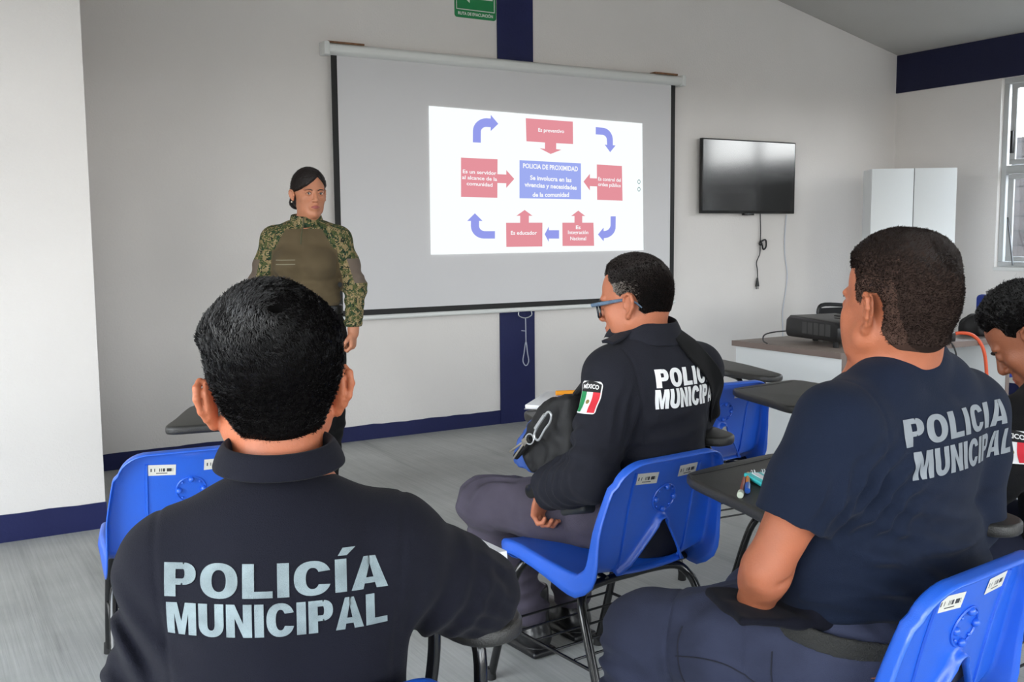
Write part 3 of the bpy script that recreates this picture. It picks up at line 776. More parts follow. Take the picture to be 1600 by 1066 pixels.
def shell_mesh():
    O = rr_outline()
    area = sum(O[i-1][0]*O[i][1]-O[i][0]*O[i-1][1] for i in range(len(O)))
    if area < 0: O = O[::-1]
    # arch opening in the lower back
    l0 = 0.435; hb = 0.135; ht = 0.175
    hole = [(-hb, l0), (hb, l0)]
    hole = [(-hb+2*hb*k/8, l0) for k in range(9)]
    hole += [(hb-(hb-0.03)*t, l0+(ht-0.03)*t) for t in (0.12, .3, .5, .7, .88, 1)]
    hole += [(0.03*math.cos(a), l0+ht-0.03+0.03*math.sin(a)) for a in np.linspace(0.3, math.pi-.3, 6)]
    hole += [(-x, l) for x, l in [(hb-(hb-0.03)*t, l0+(ht-0.03)*t) for t in (1, .88, .7, .5, .3, .12)]]
    pts = [Vector(p) for p in O]+[Vector(p) for p in hole]; nO, nH = len(O), len(hole)
    ed = [(i, (i+1) % nO) for i in range(nO)]+[(nO+i, nO+(i+1) % nH) for i in range(nH)]
    def inside(p, poly):
        c = False; n = len(poly); j = n-1
        for i in range(n):
            xi, yi = poly[i]; xj, yj = poly[j]
            if (yi > p[1]) != (yj > p[1]) and p[0] < (xj-xi)*(p[1]-yi)/(yj-yi+1e-12)+xi: c = not c
            j = i
        return c
    Oi = off2d(O, -0.006); Ho = off2d(hole, 0.006)
    for x in np.arange(-.21, .211, .02):
        for l in np.arange(.01, LT, .016):
            if inside((x, l), Oi) and not inside((x, l), Ho): pts.append(Vector((x, l)))
    vs, es, fs, *_ = delaunay_2d_cdt(pts, ed, [], 0, 1e-6)
    fs = [f for f in fs if (lambda c: inside(c, O) and not inside(c, hole))((sum(vs[i].x for i in f)/3, sum(vs[i].y for i in f)/3))]
    V = [pmap(v.x, v.y) for v in vs]
    def find(p): return min(range(len(vs)), key=lambda i: (vs[i].x-p[0])**2+(vs[i].y-p[1])**2)
    F = [tuple(f) for f in fs]
    for loop, sgn, prof in ((O, 1, [(.005, -.001), (.010, -.006), (.0125, -.014), (.015, -.026), (.017, -.036)]), (hole, -1, [(.003, -.001), (.008, -.005), (.011, -.012), (.012, -.022)])):
        prev = [find(p) for p in loop]
        ol = Vector((0, 0))
        for o_, n_ in prof:
            R = off2d(loop, o_*sgn); base = len(V)
            def dk(l):      # the skirt hangs deepest where seat and back meet
                return n_ if (sgn < 0 or n_ > -.02) else n_*(1+.75*math.exp(-((l-.42)/.13)**2))
            V += [pmap(a, b, dk(b)) for a, b in R]
            m = len(loop)
            for i in range(m):
                j = (i+1) % m
                F.append((prev[i], base+i, base+j, prev[j]) if sgn > 0 else (prev[i], prev[j], base+j, base+i))
            prev = [base+i for i in range(m)]
    me = bpy.data.meshes.new('shell'); me.from_pydata(V, [], F); me.update()
    bm = bmesh.new(); bm.from_mesh(me); bmesh.ops.remove_doubles(bm, verts=bm.verts, dist=1e-5)
    bmesh.ops.recalc_face_normals(bm, faces=bm.faces); bm.to_mesh(me); bm.free()
    return me
TAB = [(-.02, .19), (.02, .30), (.075, .47), (.11, .545), (.17, .575), (.46, .585), (.50, .555), (.505, .50), (.475, .22), (.445, .08), (.40, -.10), (.365, -.155), (.31, -.165), (.275, -.13), (.265, -.05), (.262, .05), (.235, .11), (.17, .135), (.03, .145), (-.012, .158)]
def make_chair():
    root = empty('tablet_arm_chair', (0, 0, 0))
    so = link('shell', shell_mesh(), M['blue'], root)
    so.data.polygons.foreach_set('use_smooth', [True]*len(so.data.polygons))
    md = so.modifiers.new('thickness', 'SOLIDIFY'); md.thickness = 0.004; md.offset = 0
    # raised ring with its bumps, and two moulded ribs on the rear face of the back
    bs = MB(); cl = 0.785; 
    def back(x, l, n): return pmap(x, l, n)
    cx, c_l = 0.0, LT-0.118
    ring = [back(cx+.040*math.cos(a), c_l+.040*math.sin(a), -.0035) for a in np.linspace(0, 2*math.pi, 25)[:-1]]
    bs.tube(ring, .0028, 6, closed=True)
    for k in range(4):
        a = math.pi/4*0+k*math.pi/2; p = back(cx+.033*math.cos(a), c_l+.033*math.sin(a), -.006); bs.ball(p, .0085, 10, 6)
    for k in range(4):
        a = math.pi/4+k*math.pi/2; p = back(cx+.033*math.cos(a), c_l+.033*math.sin(a), -.004); bs.ball(p, .004, 8, 5)
    for sx in (-1, 1):
        rib = [back(sx*.118, l, -.003) for l in np.linspace(.44, LT-.03, 14)]; bs.tube(rib, .0045, 6)
    bs.build('back_boss', M['blue'], root, smooth=True)
    for (x, l, ww, hh_, rot) in ((-.078, LT-.050, .037, .0165, 2), (.072, LT-.046, .037, .0165, 2)):
        c, s_ = math.cos(math.radians(rot)), math.sin(math.radians(rot))
        q = [(x-(a*c-b*s_), l+(a*s_+b*c)) for a, b in ((-ww, -hh_), (ww, -hh_), (ww, hh_), (-ww, hh_))]
        q = [( -(2*x-a) + 2*x if False else a, b) for a, b in q]
        o = mesh_obj('barcode_sticker', [back(a, b, -.0032) for a, b in q], [(0, 1, 2, 3)], M['sticker'], root, smooth=False)
        uvl = o.data.uv_layers.new(name='UVMap')
        for i, u in enumerate(((0, 0), (1, 0), (1, 1), (0, 1))): uvl.data[i].uv = u
    # four legs, each half of a bent tube
    R = .0125
    for sx in (-1, 1):
        MB().tube([(sx*.215, .285, .015), (sx*.212, .235, .17), (sx*.205, .185, .325), (sx*.190, .160, .385), (sx*.155, .150, .405), (sx*.08, .150, .408), (0, .150, .408)], R, 12, 4).build('leg', M['tube'], root, smooth=True)
        MB().tube([(sx*.225, -.265, .015), (sx*.222, -.215, .16), (sx*.215, -.155, .315), (sx*.200, -.125, .365), (sx*.165, -.110, .388), (sx*.08, -.105, .395), (0, -.105, .395)], R, 12, 4).build('leg', M['tube'], root, smooth=True)
        for (y, z, lean) in ((.287, 0, 1), (-.267, 0, -1)):
            MB().cyl((sx*(.216 if lean > 0 else .226), y, 0), .0165, .035, 14, r2=.0145).build('foot_cap', M['rubber'], root, smooth=True)
    rk = MB(); zr = .195
    for sx in (-1, 1): rk.tube([(sx*.214, .225, zr), (sx*.219, -.20, zr)], .005, 8)
    for y in (.225, .14, .055, -.03, -.115, -.20): rk.tube([(-.216, y, zr+.004), (.216, y, zr+.004)], .0038, 8)
    rk.build('book_rack', M['tube'], root, smooth=True)
    for x in (-.1, .1): MB().tube([(x, .16, .412), (x, .0, .416), (x, -.115, .402)], .008, 8, 4).build('seat_bracket', M['tube'], root, smooth=True)
    # arm post and writing tablet
    ap = MB()
    ap.tube([(.10, .12, .405), (.20, .10, .405), (.275, .09, .425), (.315, .08, .50), (.335, .07, .62), (.338, .08, .70), (.335, .14, 0.720), (.33, .36, .731)], R*.9, 12, 5)
    ap.tube([(.15, -.08, .395), (.24, -.09, .40), (.30, -.095, .44), (.325, -.095, .56), (.335, -.085, .69), (.335, -.03, 0.720), (.336, .12, .727)], R*.9, 12, 5)
    ap.build('arm_support', M['tube'], root, smooth=True)
    P = [(v.x, v.y) for v in catmull([Vector((a, b, 0)) for a, b in TAB], 3, True)]
    tb = MB().prism(P, .727, .755).build('writing_tablet', M['tablet'], root, bevel=.009, bseg=3, ang=60)
    g = MB(); g.prism([(v.x, v.y) for v in catmull([Vector((a, b, 0)) for a, b in ((.15, .535), (.15, .55), (.42, .555), (.42, .54))], 3, True)], .7552, .7562)
    g.build('pen_groove_shade', M['black'], tb)  # thin black plate on the tablet, its colour imitates the shade inside a groove
    return root
chair0 = make_chair()
GC = 'blue tablet-arm classroom chairs'
CH = [  # x, y, rz deg, label
    (0.41, 1.43, 2, 'blue tablet-arm chair under the nearest man, mostly hidden by his back'),
    (0.68, 3.10, -6, 'empty blue tablet-arm chair by the white pier, in front of the nearest man'),
    (1.70, 2.31, 5, 'blue tablet-arm chair under the man in glasses, two barcode stickers on its back'),
    (1.575, 1.32, 6, 'blue tablet-arm chair under the heavy man in the short-sleeved shirt'),
    (2.78, 3.20, -4, 'empty blue tablet-arm chair beyond the man in glasses, before the white desk'),
    (2.62, 2.29, 4, 'chair whose black tablet shows between the man in glasses and the heavy man'),
    (2.44, 1.46, 2, 'blue tablet-arm chair under the man looking down at the right edge'),
]
chairs = []
for i, (x, y, a, lb) in enumerate(CH):
    c = chair0 if i == 0 else copy_tree(chair0)
    c.location = (x, y, 0); c.rotation_euler = (0, 0, math.radians(a)); tag(c, lb, 'chair', GC); chairs.append(c)

# ================================================================= DESK, PROJECTOR AND CABINET
M['desk_top'] = mat('grey_oak_laminate', rgb(142, 130, 122), 0.45, bump=0.05, bscale=40, bstretch=(2, 30, 2), var=0.12, vscale=9)
M['desk_edge'] = mat('brown_grey_edging', rgb(120, 106, 100), 0.5)
M['desk_white'] = mat('white_melamine', rgb(226, 230, 232), 0.35)
dk = empty('teacher_desk', (3.98, 3.44, 0))
tag(dk, 'white desk with a grey wood-grain top carrying the projector', 'desk')
DW, DD = 1.41, 0.76
MB().box(-0.02, DW, -0.01, DD, .722, .75).build('desktop', M['desk_top'], dk, bevel=.002)
MB().box(-.0225, -.0195, -.011, DD, .721, .751).box(-.02, DW, -.013, -.0095, .721, .751).build('edge_band', M['desk_edge'], dk)
MB().box(0, .035, .0, DD-.01, 0, .722).build('end_panel', M['desk_white'], dk, bevel=.002)
MB().box(0.001, .034, -.003, 0.0, 0, .721).build('panel_edging', M['desk_edge'], dk)
MB().box(DW-.05, DW-.015, .0, DD-.01, 0, .722).build('end_panel', M['desk_white'], dk, bevel=.002)
MB().box(DW-.049, DW-.016, -.003, 0.0, 0, .721).build('panel_edging', M['desk_edge'], dk)
MB().box(.035, DW-.05, .52, .545, .25, .722).build('modesty_panel', M['desk_white'], dk)
MB().box(.036, .42, .02, .50, .0, .70).build('dark_pedestal', mat('dark_brown_pedestal', rgb(52, 46, 44), 0.5), dk, bevel=.003)

pj = empty('projector', (4.29, 3.76, .752), math.radians(-10)); pj.scale = (1.08, 1.08, 1.08)
tag(pj, 'black data projector on the grey desktop, beside the head of the heavy man', 'projector')
M['pj'] = mat('projector_black', rgb(26, 26, 27), 0.38, bump=0.04, bscale=300)
M['pj2'] = mat('projector_grille', rgb(60, 60, 60), 0.55)
hb = MB(); 
prof = [(-.20, .03), (-.215, .06), (-.215, .10), (-.19, .125), (.17, .135), (.20, .115), (.205, .05), (.19, .025)]
hb.add([(x, y, z) for x in (-.15, .15) for y, z in prof], [tuple(range(7, -1, -1)), tuple(range(8, 16))]+[(k, (k+1) % 8, 8+(k+1) % 8, 8+k) for k in range(8)])
hb.build('housing', M['pj'], pj, bevel=.012, bseg=3)
gr = MB()
for k in range(5): gr.box(-.1505, -.1485, -.155+k*.045, -.118+k*.045, .052, .11)
gr.build('vent_grille', M['pj2'], pj)
fr = MB()
for k in range(6): fr.box(-.115+k*.018, -.104+k*.018, -.2165, -.213, .055, .10)
fr.build('front_vent', M['pj2'], pj)
MB().cyl((.075, -.205, .08), .036, -.022, 24, axis=1).build('lens', M['tv_glass'], pj, smooth=True)
MB().box(-.03, .06, -.12, -.03, .128, .133).box(.04, .075, .02, .06, .13, .136).build('control_panel', M['black'], pj, bevel=.003)
for x, y in ((-.12, -.16), (.12, -.16), (0, .15)):
    MB().cyl((x, y, 0), .014, .034, 12).build('foot', M['rubber'], pj, smooth=True)
cb = MB(); cb.tube([(3.96, 3.93, .756), (3.99, 3.99, .765), (4.04, 4.03, .79), (4.12, 4.04, .80), (4.22, 4.05, .80)], .004, 6, 5)
tag(cb.build('projector_cable', M['black'], smooth=True), 'thin black cable looping off the left of the projector on the desk', 'cable')

# mesh-backed office chair behind the desk
oc = empty('office_chair', (5.72, 4.86, 0), math.radians(150))
tag(oc, 'black mesh-backed office chair behind the desk and projector', 'chair')
bk = MB(); 
pts = [(-.22, .0, .62), (-.24, .02, .73), (-.25, .03, .81), (-.20, .015, .845), (0, -.01, .835), (.20, .015, .845), (.25, .03, .81), (.24, .02, .73), (.22, 0, .62), (0, -.02, .60)]
bk.tube(pts, .014, 8, 4, closed=True); bk.build('back_frame', M['black'], oc, smooth=True)
MB().add([(-.23, .015, .63), (.23, .015, .63), (.24, .022, .82), (-.24, .022, .82), (0, -.018, .62), (0, -.012, .825)], [(0, 4, 5, 3), (4, 1, 2, 5)]).build('back_mesh', mat('black_mesh_fabric', rgb(30, 30, 32), 0.9), oc)
MB().box(-.24, .24, -.0, .46, .44, .50).build('seat', M['black'], oc, bevel=.02)
MB().tube([(0, .2, .44), (0, .2, .08)], .025, 12).build('gas_column', M['black'], oc, smooth=True)
MB().tube([(0, .0, .52), (0, -.03, .60)], .02, 8).build('back_stem', M['black'], oc)
for k in range(5):
    a = 2*math.pi*k/5; MB().tube([(0, .2, .10), (.28*math.cos(a), .2+.28*math.sin(a), .06)], .018, 8).build('base_arm', M['black'], oc)
    MB().ball((.28*math.cos(a), .2+.28*math.sin(a), .028), .028).build('caster', M['rubber'], oc, smooth=True)

# tall white cabinet in the corner
cbn = empty('tall_cabinet', (6.89, 5.28, 0), math.radians(-38))
tag(cbn, 'tall white two-door cabinet standing in the far right corner', 'cabinet')
cw, cdp, chh = .325, .30, 1.85
MB().box(-cw, cw, .02, cdp, .05, chh).build('carcass', M['desk_white'], cbn, bevel=.002)
MB().box(-cw+.01, cw-.01, .04, cdp-.02, 0, .05).build('plinth', M['desk_white'], cbn)
for s_ in (-1, 1):
    a, b = (-cw+.001, -.003) if s_ < 0 else (.003, cw-.001)
    d_ = MB().box(a, b, 0, .019, .06, chh-.002).build('door', M['desk_white'], cbn, bevel=.0015)
    MB().tube([(s_*.035, -.025, .95), (s_*.035, -.025, 1.08)], .005, 8).box(s_*.035-.004, s_*.035+.004, -.025, 0, .958, .966).box(s_*.035-.004, s_*.035+.004, -.025, 0, 1.064, 1.072).build('handle', M['alu'], d_)
MB().box(-.0028, .0028, .004, .018, .06, chh-.002).build('door_gap_shade', M['black'], cbn)  # solid black strip between the doors, shade of the gap put in as colour

# equipment at the far end of the desk
pr_ = empty('printer', (5.19, 3.93, .753), math.radians(4)); pr_.scale = (.8, .8, .8)
tag(pr_, 'grey and black printer standing near the right end of the desk', 'printer')
M['grey_pl'] = mat('pale_grey_plastic', rgb(168, 168, 166), 0.5)
MB().box(-.19, .19, -.15, .17, .0, .11).build('body', M['grey_pl'], pr_, bevel=.01)
MB().box(-.20, .20, -.16, .10, .11, .135).build('scanner_lid', M['black'], pr_, bevel=.008)
MB().box(-.17, .17, .11, .19, .11, .21).build('paper_feed', M['black'], pr_, bevel=.006)
MB().box(-.13, .13, -.23, -.15, .03, .045).build('paper_tray', M['black'], pr_, bevel=.004)
MB().box(-.10, .10, -.22, -.10, .046, .052).build('paper', M['sign_white'], pr_)
ad = MB().box(4.84, 4.91, 3.46, 3.54, .751, .80).box(4.852, 4.898, 3.475, 3.525, .80, .83)
tag(ad.build('power_adapter', M['black'], bevel=.006), 'small black power adapter on the front edge of the desk', 'adapter')
M['orange'] = mat('orange_cord', rgb(214, 82, 44), 0.5)
oc_ = MB().tube([(4.925, 3.51, .775), (4.98, 3.49, .79), (5.04, 3.445, .775), (5.075, 3.405, .70), (5.10, 3.395, .55), (5.105, 3.39, .35), (5.12, 3.38, .12), (5.25, 3.3, .01), (5.6, 3.2, .01)], .0095, 8, 6)
tag(oc_.build('extension_cord', M['orange'], smooth=True), 'orange extension cord hanging over the front edge of the desk', 'cord')
bc = MB().tube([(4.83, 3.49, .76), (4.82, 3.45, .765), (4.84, 3.41, .70), (4.86, 3.40, .5), (4.87, 3.40, .2), (4.9, 3.42, .01)], .005, 8, 6)
tag(bc.build('adapter_cable', M['black'], smooth=True), 'thin black cable dropping from the adapter over the desk edge', 'cable')
# ================================================================= heavy sans capitals for the uniforms
def _strip(cx, cy, ro, ri, a0, a1, n=18):
    v = []; f = []
    for k in range(n+1):
        a = math.radians(a0+(a1-a0)*k/n); c, s_ = math.cos(a), math.sin(a)
        p = lambda r: (cx+r[0]*math.copysign(abs(c)**.88, c), cy+r[1]*math.copysign(abs(s_)**.88, s_))
        v += [p(ro), p(ri)]
    for k in range(n): f.append((2*k, 2*k+1, 2*k+3, 2*k+2))
    return v, f
def _strip2(cx, cy, ro, ri, ao, ai, n):
    v = []; f = []
    for k in range(n+1):
        for r, a in ((ro, ao), (ri, ai)):
            t = math.radians(a[0]+(a[1]-a[0])*k/n); c, s_ = math.cos(t), math.sin(t)
            v.append((cx+r[0]*math.copysign(abs(c)**.88, c), cy+r[1]*math.copysign(abs(s_)**.88, s_)))
    for k in range(n): f.append((2*k, 2*k+1, 2*k+3, 2*k+2))
    return v, f
def _poly(*p): return list(p), [tuple(range(len(p)))]
def glyph(ch, sw=.25, hw=.20):
    """pieces, advance width; cap height 1"""
    b = sw; t = hw
    if ch == 'I' or ch == 'Í':
        g = [_poly((0, 0), (b, 0), (b, 1), (0, 1))]
        if ch == 'Í': g.append(_poly((.07, 1.10), (.27, 1.10), (.47, 1.33), (.18, 1.33)))
        return g, b
    if ch == 'L': return [_poly((0, 0), (b, 0), (b, 1), (0, 1)), _poly((b, 0), (.66, 0), (.66, t), (b, t))], .66
    if ch == 'O': return [_strip(.42, .5, (.42, .515), (.42-b, .515-t), 0, 360, 36)], .84
    if ch == 'C':
        return [_strip2(.41, .5, (.41, .515), (.41-b, .515-t), (21, 339), (33, 327), 30)], .80
    if ch == 'P':
        return [_poly((0, 0), (b, 0), (b, 1), (0, 1)), _poly((b, 1-t*.95), (.42, 1-t*.95), (.42, 1), (b, 1)), _poly((b, .355), (.42, .355), (.42, .355+t*.9), (b, .355+t*.9)), _strip(.42, .6775, (.30, .3225), (.30-b*.98, .3225-t*.93), -90, 90, 14)], .72
    if ch == 'A':
        return [_poly((0, 0), (b*1.03, 0), (.42, .78), (.42, 1), (.285, 1)), _poly((.84, 0), (.84-b*1.03, 0), (.42, .78), (.42, 1), (.555, 1)), _poly((.22, .17), (.62, .17), (.56, .35), (.28, .35))], .84
    if ch == 'M':
        return [_poly((0, 0), (b*.9, 0), (b*.9, 1), (0, 1)), _poly((.92-b*.9, 0), (.92, 0), (.92, 1), (.92-b*.9, 1)), _poly((b*.9, 1), (b*.9, .66), (.36, 0), (.46, 0), (.46, .42), (.335, 1)), _poly((.92-b*.9, 1), (.585, 1), (.46, .42), (.46, 0), (.56, 0), (.92-b*.9, .66))], .92
    if ch == 'U':
        return [_poly((0, .36), (b, .36), (b, 1), (0, 1)), _poly((.76-b, .36), (.76, .36), (.76, 1), (.76-b, 1)), _strip(.38, .37, (.38, .385), (.38-b, .385-t), 180, 360, 16)], .76
    if ch == 'N':
        return [_poly((0, 0), (b*.95, 0), (b*.95, 1), (0, 1)), _poly((.76-b*.95, 0), (.76, 0), (.76, 1), (.76-b*.95, 1)), _poly((b*.95, 1), (b*.95, .58), (.76-b*.95, 0), (.76-b*.95, .42))], .76
    return [], .3
def heavy_text(s, width, height, gap=.085, sw=.25, hw=.20):
    V = []; F = []; x = 0
    for ch in s:
        g, w_ = glyph(ch, sw, hw)
        for v, f in g:
            n = len(V); V += [(a+x, b) for a, b in v]; F += [tuple(n+i for i in q) for q in f]
        x += w_+gap
    x -= gap; V = np.array(V); V[:, 0] = (V[:, 0]/x-.5)*width; V[:, 1] = (V[:, 1]-.5)*height
    # centre 0,0 is the middle of the cap height
    bm_v, bm_f = subdivided_text(V, F, .0065)
    return bm_v, bm_f
# ================================================================= PEOPLE
def skin_mat(name, col, rough=0.5):
    return mat(name, col, rough, bump=0.12, bscale=260, var=0.10, vscale=14, spec=0.35, sss=0.10)
M['skin_a'] = skin_mat('skin_warm', rgb(174, 104, 74))
M['skin_d'] = skin_mat('skin_ruddy', rgb(162, 96, 68))
M['skin_b'] = skin_mat('skin_tan', rgb(174, 108, 80))
M['skin_c'] = skin_mat('skin_brown', rgb(138, 84, 60))
M['skin_w'] = skin_mat('skin_olive', rgb(184, 124, 95))
M['lips'] = mat('lips', rgb(176, 92, 86), 0.4)
M['eye_white'] = mat('eye_white', rgb(225, 220, 214), 0.2)
M['iris'] = mat('dark_brown_iris', rgb(34, 20, 14), 0.12)
M['hair'] = mat('black_hair', rgb(18, 16, 17), 0.33, spec=0.6)
M['hair_cap'] = mat('dark_under_hair', rgb(11, 10, 10), 0.95, spec=0.05)
M['hair_cap_brown'] = mat('brown_under_hair', rgb(46, 36, 32), 0.95, spec=0.05)
M['hair_brown'] = mat('dark_brown_hair', rgb(40, 31, 28), 0.40, spec=0.5)
M['hair_grey'] = mat('grey_hair', rgb(150, 142, 134), 0.4)
def cloth(name, col, bscale=500, bump=0.25, sheen=0.03, rough=0.85, var=0.05, wr=0.45):
    m = mat(name, col, rough, bump=bump, bscale=bscale, var=var, vscale=10, sheen=sheen, spec=0.2, det=2)
    N = m.node_tree.nodes; L = m.node_tree.links; b1 = [n for n in N if n.type == 'BUMP'][0]
    t = N.new('ShaderNodeTexCoord'); mp = N.new('ShaderNodeMapping'); mp.inputs['Rotation'].default_value = (.5, .4, .3); mp.inputs['Scale'].default_value = (1, 1, 1.9); L.new(t.outputs['Object'], mp.inputs[0])
    nz = N.new('ShaderNodeTexNoise'); nz.noise_type = 'RIDGED_MULTIFRACTAL'; nz.inputs['Scale'].default_value = 7.5; nz.inputs['Detail'].default_value = 2.5; nz.inputs['Distortion'].default_value = .6; L.new(mp.outputs[0], nz.inputs['Vector'])
    b2 = N.new('ShaderNodeBump'); b2.inputs['Strength'].default_value = wr; b2.inputs['Distance'].default_value = 0.012
    L.new(nz.outputs['Fac'], b2.inputs['Height']); L.new(b2.outputs[0], b1.inputs['Normal'])
    return m
M['navy_polo'] = cloth('navy_knit', rgb(10, 11, 23), 700, wr=.25)
M['navy_tee'] = cloth('navy_cotton', rgb(13, 23, 42), 600)
M['jacket'] = cloth('charcoal_navy_twill', rgb(28, 29, 37), 600, wr=.6)
M['trouser'] = cloth('navy_twill_trousers', rgb(52, 56, 76), 600, var=0.16, wr=.8)
M['trouser2'] = cloth('plum_grey_trousers', rgb(70, 65, 77), 600, var=0.14, wr=.8)
M['black_cloth'] = cloth('black_cloth', rgb(10, 10, 12), 500)
M['olive'] = cloth('olive_knit', rgb(88, 76, 56), 600)
M['boot'] = mat('black_boot_leather', rgb(20, 20, 22), 0.32, bump=0.1, bscale=80)

HC = (0.0, -0.006, 0.034); HRAD = (0.0765, 0.0975, 0.092)
def head(V, fr, ear=1.0, flare=30, drop=0.0, eb=0.0, jaw=1.0, neck=None, fem=False, chub=0.0):
    s = fr.s
    def E(c, r, rot=None, k=.02, op='u'): V.ell(fr.p(c), np.array(r)*s, fr.R @ (np.eye(3) if rot is None else rot), k*s, op)
    def C(a, b, ra, rb=None, k=.015, op='u'): V.cap(fr.p(a), fr.p(b), ra*s, None if rb is None else rb*s, k*s, op)
    E(HC, HRAD, k=0)
    E((0, .028, -.030), (.060+chub*.6-(.004 if fem else 0), .062, .080-(.003 if fem else 0)), k=.03)
    E((0, -.050, -.005), (.060, .045, .055), k=.03)                       # occiput
    for x in (-1, 1):
        C((x*(.052+chub)*jaw, .005, -.055), (x*.020*jaw, .066, -.098), .020+chub*.5, .017, k=.03)      # jaw line
        E((x*.038, .060, -.022), (.026+chub*.4, .022, .024+chub), k=.02)          # cheek
        E((x*(.046+chub*.8), .035, -.060), (.016+chub*.8, .03, .03), k=.03)
        E((x*.030, .0785, .026), (.024, .012, .010 if not fem else .007), k=.012)  # brow
        E((x*.031, .100, .004), (.0185, .0135, .0115), k=.010, op='s')            # socket
    E((0, .078, -.100), (.019*jaw, .016, .014), k=.016)                      # chin
    C((0, .090, .012), (0, .1085, -.024), .0065 if fem else .008, .0105 if fem else .0125, k=.010)
    E((0, .106, -.030), (.010, .011, .0085), k=.006)
    for x in (-1, 1):
        E((x*.0125, .0985, -.031), (.0075, .0085, .0075), k=.004)
        E((x*.0065, .1035, -.040), (.003, .004, .003), k=.002, op='s')
    E((0, .088, -.062), (.026, .014, .020), k=.016)
    C((-.020, .0935, -.0605), (.020, .0935, -.0605), .0042, k=.004); E((0, .1005, -.0585), (.017, .0045, .0042), k=.003)
    E((0, .0995, -.0675), (.016, .0050, .0052), k=.003); C((-.021, .0985, -.0628), (.021, .0985, -.0628), .0014, k=.002, op='s')
    for x in (-1, 1):                                                         # lids around the eyeball
        E((x*.031, .0835, .004), (.0145, .0135, .0125), k=.003)
        E((x*.031, .0990, .0035), (.0135, .0085, .0050 if not fem else .0050), k=.0015, op='s')
    # ears
    e = ear
    for x in (-1, 1):
        base = np.array((x*.0755, -.002-eb, -.004-drop)); A = rz(x*math.radians(flare)) @ rx(math.radians(12))
        def L(y, z, o=0.0): return base+A @ np.array((x*o, -y*e, z*e))     # y backwards, z up, o outwards
        E(L(.010, .004, .004), (.0055, .017*e, .030*e), A, .006)
        rim = [L(-.006, -.004, .004), L(-.007, .012, .008), L(-.001, .026, .011), L(.012, .0315, .013), L(.024, .026, .014), L(.029, .012, .014), L(.026, -.006, .013), L(.018, -.020, .011), L(.008, -.030, .009)]
        V.chain([fr.p(q) for q in rim], [r*s for r in (.0035, .004, .0043, .0045, .0045, .0045, .0042, .004, .004)], k=.004*s)
        E(L(.006, -.031, .008), (.0050, .0075*e, .0085*e), A, .008)                 # lobe
        E(L(.012, .001, .0165), (.0075, .0105*e, .0165*e), A, .004, 's')             # concha
        E(L(.014, .021, .0175), (.005, .009*e, .006*e), A, .003, 's')
        C(L(.018, .018, .010), L(.019, -.010, .010), .0035, .003, k=.004)          # antihelix
        E(L(-.004, -.006, .008), (.004, .004, .007), A, .004)                      # tragus
    if neck is not None:
        V.cap(fr.p((0, -.022, -.045)), neck[0], neck[1]*1.0, neck[1]*1.06, .03)
        V.cap(fr.p((0, .012, -.085)), np.array(neck[0])+np.array((0, .03, 0)), neck[1]*.80, neck[1]*.9, .03)

def eyes(fr, parent, fem=False, gaze=(0.0, 1.0, 0.0)):
    for x in (-1, 1):
        c = fr.p((x*.031, .0835, .0035)); b = MB(); b.ball(c, .0118*fr.s, 16, 10)
        o = b.build('eye', [M['eye_white'], M['iris']], parent, smooth=True)
        f = fr.R @ np.array((gaze[0]+x*.03, gaze[1], gaze[2])); f /= np.linalg.norm(f)
        for p in o.data.polygons:
            n = np.array(p.center)-c; n /= np.linalg.norm(n)+1e-9
            if n@f > .84: p.material_index = 1
def lip_paint(o, fr, m):
    o.data.materials.append(m)
    Rt = fr.R.T
    for p in o.data.polygons:
        c = Rt @ (np.array(p.center)-fr.t)/fr.s
        if abs(c[0]) < .022 and c[1] > .090 and abs(c[2]+.0632) < .0078*(1-(c[0]/.024)**2)+.0004: p.material_index = 1
def brow(fr, parent, m, th=.0032):
    for x in (-1, 1):
        pts = [fr.p((x*.014, .0955, .0195)), fr.p((x*.026, .0955, .0240)), fr.p((x*.040, .0895, .0245)), fr.p((x*.050, .0800, .0190))]
        b = MB(); b.tube(pts, [th*fr.s*1.1, th*fr.s*1.2, th*fr.s*.9, th*fr.s*.4], 6, 0); b.build('eyebrow', m, parent, smooth=True)

def hair_cap(name, fr, thick, m, parent, h=.0028, seed=0, rough=.0012, bun=None, nr=.056):
    """thick(P local)-> thickness in metres (negative = none)"""
    c = fr.t; R = .15*fr.s
    V = Vol(c-np.array((R, R, R)), c+np.array((R, R, R+.02)), h)
    V.ell(fr.p(HC), np.array(HRAD)*fr.s, fr.R, 0); V.ell(fr.p((0, -.050, -.005)), np.array((.060, .045, .055))*fr.s, fr.R, .03*fr.s)
    V.cap(fr.p((0, -.022, -.045)), fr.p((0, -.045, -.13)), nr*fr.s, (nr+.002)*fr.s, .03)
    def fn(P):
        L = ((P-c) @ fr.R)/fr.s
        return -thick(L)*fr.s+rough*snoise(P, .012, seed)*(thick(L) > .002)
    V.disp(fn, .035)
    V.plane_cut(fr.p((0, 0, -.090)), fr.R @ np.array((0, 0, 1.0)))
    if bun: bun(V)
    return V.build(name, m, parent, smooth=1)

